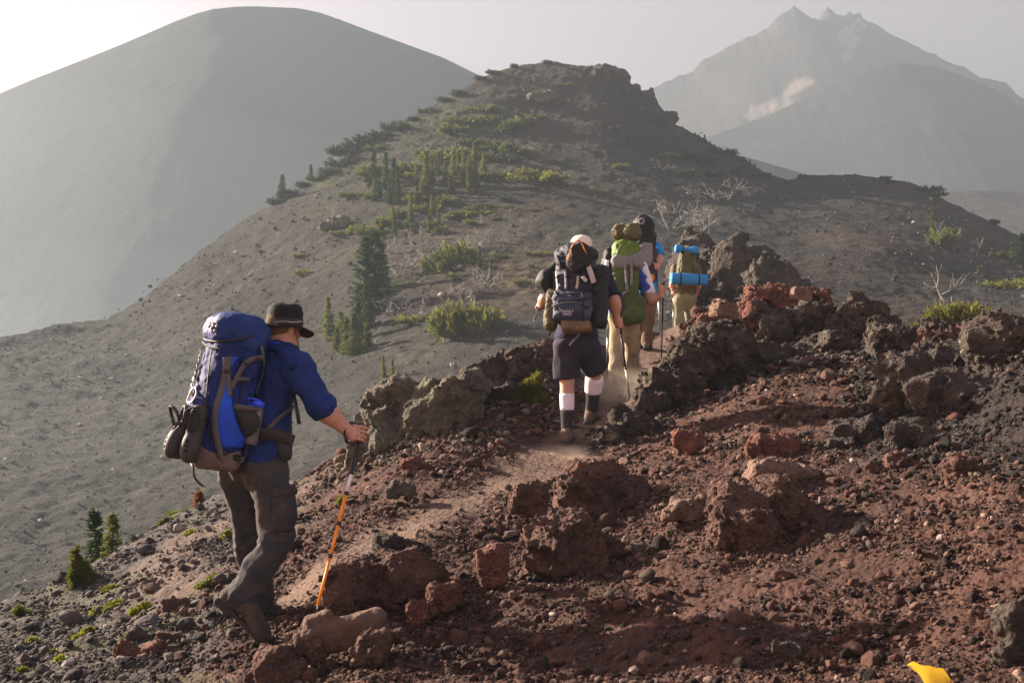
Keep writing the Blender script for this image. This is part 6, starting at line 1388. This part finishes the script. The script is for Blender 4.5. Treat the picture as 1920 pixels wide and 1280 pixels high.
for pts in ([(1280,475),(1279,495),(1277,512)], [(1298,475),(1299,495),(1301,512)]): pmk("strap", strap(sP5, pts, 18.2, .025, 7, .012), 'dgreen', p5)
s = S(); s.box(Lq(.03, -.02, -.29), (.11, .16, .06), .05, MP5, .03); bag("hip_belt", s, 'brown', p5, .014, .008, 8, 142)
def matroll(label, a, b, r, name="sleeping_mat"):
    a, b = np.asarray(a), np.asarray(b); o = thing(name, label, "sleeping mat", mid(a, b, .5)-Z3*r); g = Geo()
    ax = unit(b-a); L = np.linalg.norm(b-a); pr_ = [(.001, 0.006), (r*.3, .004), (r*.32, .008), (r*.6, .003), (r*.63, .008), (r*.93, 0.0), (r, .01)]+[(r*(1-.035*math.exp(-((t-.25)/.03)**2)-.035*math.exp(-((t-.75)/.03)**2)), L*t) for t in np.linspace(.05, .95, 25)]+[(r, L-.01), (r*.93, L), (r*.63, L-.008), (r*.6, L-.003), (r*.32, L-.008), (.001, L-.005)]
    pmk("foam_roll", lathe(pr_, a, ax, 26), 'pad', o)
    for t in (.25, .75): pmk("roll_strap", lathe([(r*.965, -.014), (r*1.0, -.012), (r*1.0, .012), (r*.965, .014)], a+ax*L*t, ax, 24), 'blackcloth', o)
    return o
matroll("fat blue foam sleeping mat strapped across the bottom of the olive backpack", P(1258,522,18.28), P(1326,525,18.32), .093)
o = thing("sleeping_mat", "slim bright blue mat lashed on top of the olive backpack, pinched in the middle", "sleeping mat", P(1288,475,18.45))
a, b = P(1266,466,18.42), P(1309,470,18.45); ax = unit(b-a); L = np.linalg.norm(b-a)
pmk("foam_roll", lathe([(.001, 0), (.062, .0), (.07, .012)]+[(.068-.034*math.exp(-((t-.5)/.2)**2)-.012*math.exp(-((t-.32)/.04)**2), L*t) for t in np.linspace(.06, .94, 24)]+[(.06, L-.01), (.055, L), (.001, L)], a, ax, 22), MT['pad'], o)
pmk("roll_strap", lathe([(.04, -.012), (.046, -.01), (.046, .01), (.04, .012)], mid(a, b, .33), ax, 18), 'blackcloth', o); pmk("roll_strap", lathe([(.04, -.012), (.046, -.01), (.046, .01), (.04, .012)], mid(a, b, .67), ax, 18), 'blackcloth', o)
pole("trekking pole at the left side of the furthest hiker", t5, b5, [(.18, .5, 'alu', .009), (.5, .98, 'alu', .0075)], .14)

# ------------------------------------------------------------------ dust kicked up by the boots
def dust(label, c, r, dens, sc_):
    V = ICO[3][0]*np.asarray(r)+c; o = bpy.data.materials.new("trail_dust"); o.use_nodes = True; n = o.node_tree.nodes; l = o.node_tree.links; n.remove(n['Principled BSDF'])
    v = n.new('ShaderNodeVolumePrincipled'); v.inputs['Color'].default_value = (.92,.80,.64,1); v.inputs['Anisotropy'].default_value = .3
    tc = n.new('ShaderNodeTexCoord'); ns = n.new('ShaderNodeTexNoise'); ns.inputs['Scale'].default_value = sc_; ns.inputs['Detail'].default_value = 3; l.new(tc.outputs['Object'], ns.inputs['Vector'])
    gr_ = n.new('ShaderNodeVectorMath'); gr_.operation = 'DIVIDE'; gr_.inputs[1].default_value = tuple(r); l.new(tc.outputs['Object'], gr_.inputs[0]); ln = n.new('ShaderNodeVectorMath'); ln.operation = 'LENGTH'; l.new(gr_.outputs[0], ln.inputs[0])
    def mth(op, a, b):
        x = n.new('ShaderNodeMath'); x.operation = op; x.use_clamp = op == 'SUBTRACT'
        for s_, q in zip(x.inputs, (a, b)):
            if isinstance(q, (int, float)): s_.default_value = q
            else: l.new(q, s_)
        return x.outputs[0]
    f = mth('SUBTRACT', 1.0, ln.outputs['Value']); w = mth('SUBTRACT', ns.outputs['Fac'], .30); l.new(mth('MULTIPLY', mth('MULTIPLY', f, w), dens), v.inputs['Density']); l.new(v.outputs[0], n['Material Output'].inputs['Volume'])
    m_ = mk("dust_cloud", V, ICO[3][1], o, base=c); tag(m_, label, "dust", kind='stuff')
dust("puff of pale dust behind the left boot of the hiker in shorts", P(1066,858,9.62), (.32, .30, .13), 6, 6)
dust("thin dust hanging over the trail between the hikers' boots", P(1170,735,12.3), (.75, 1.1, .30), 2.2, 3)
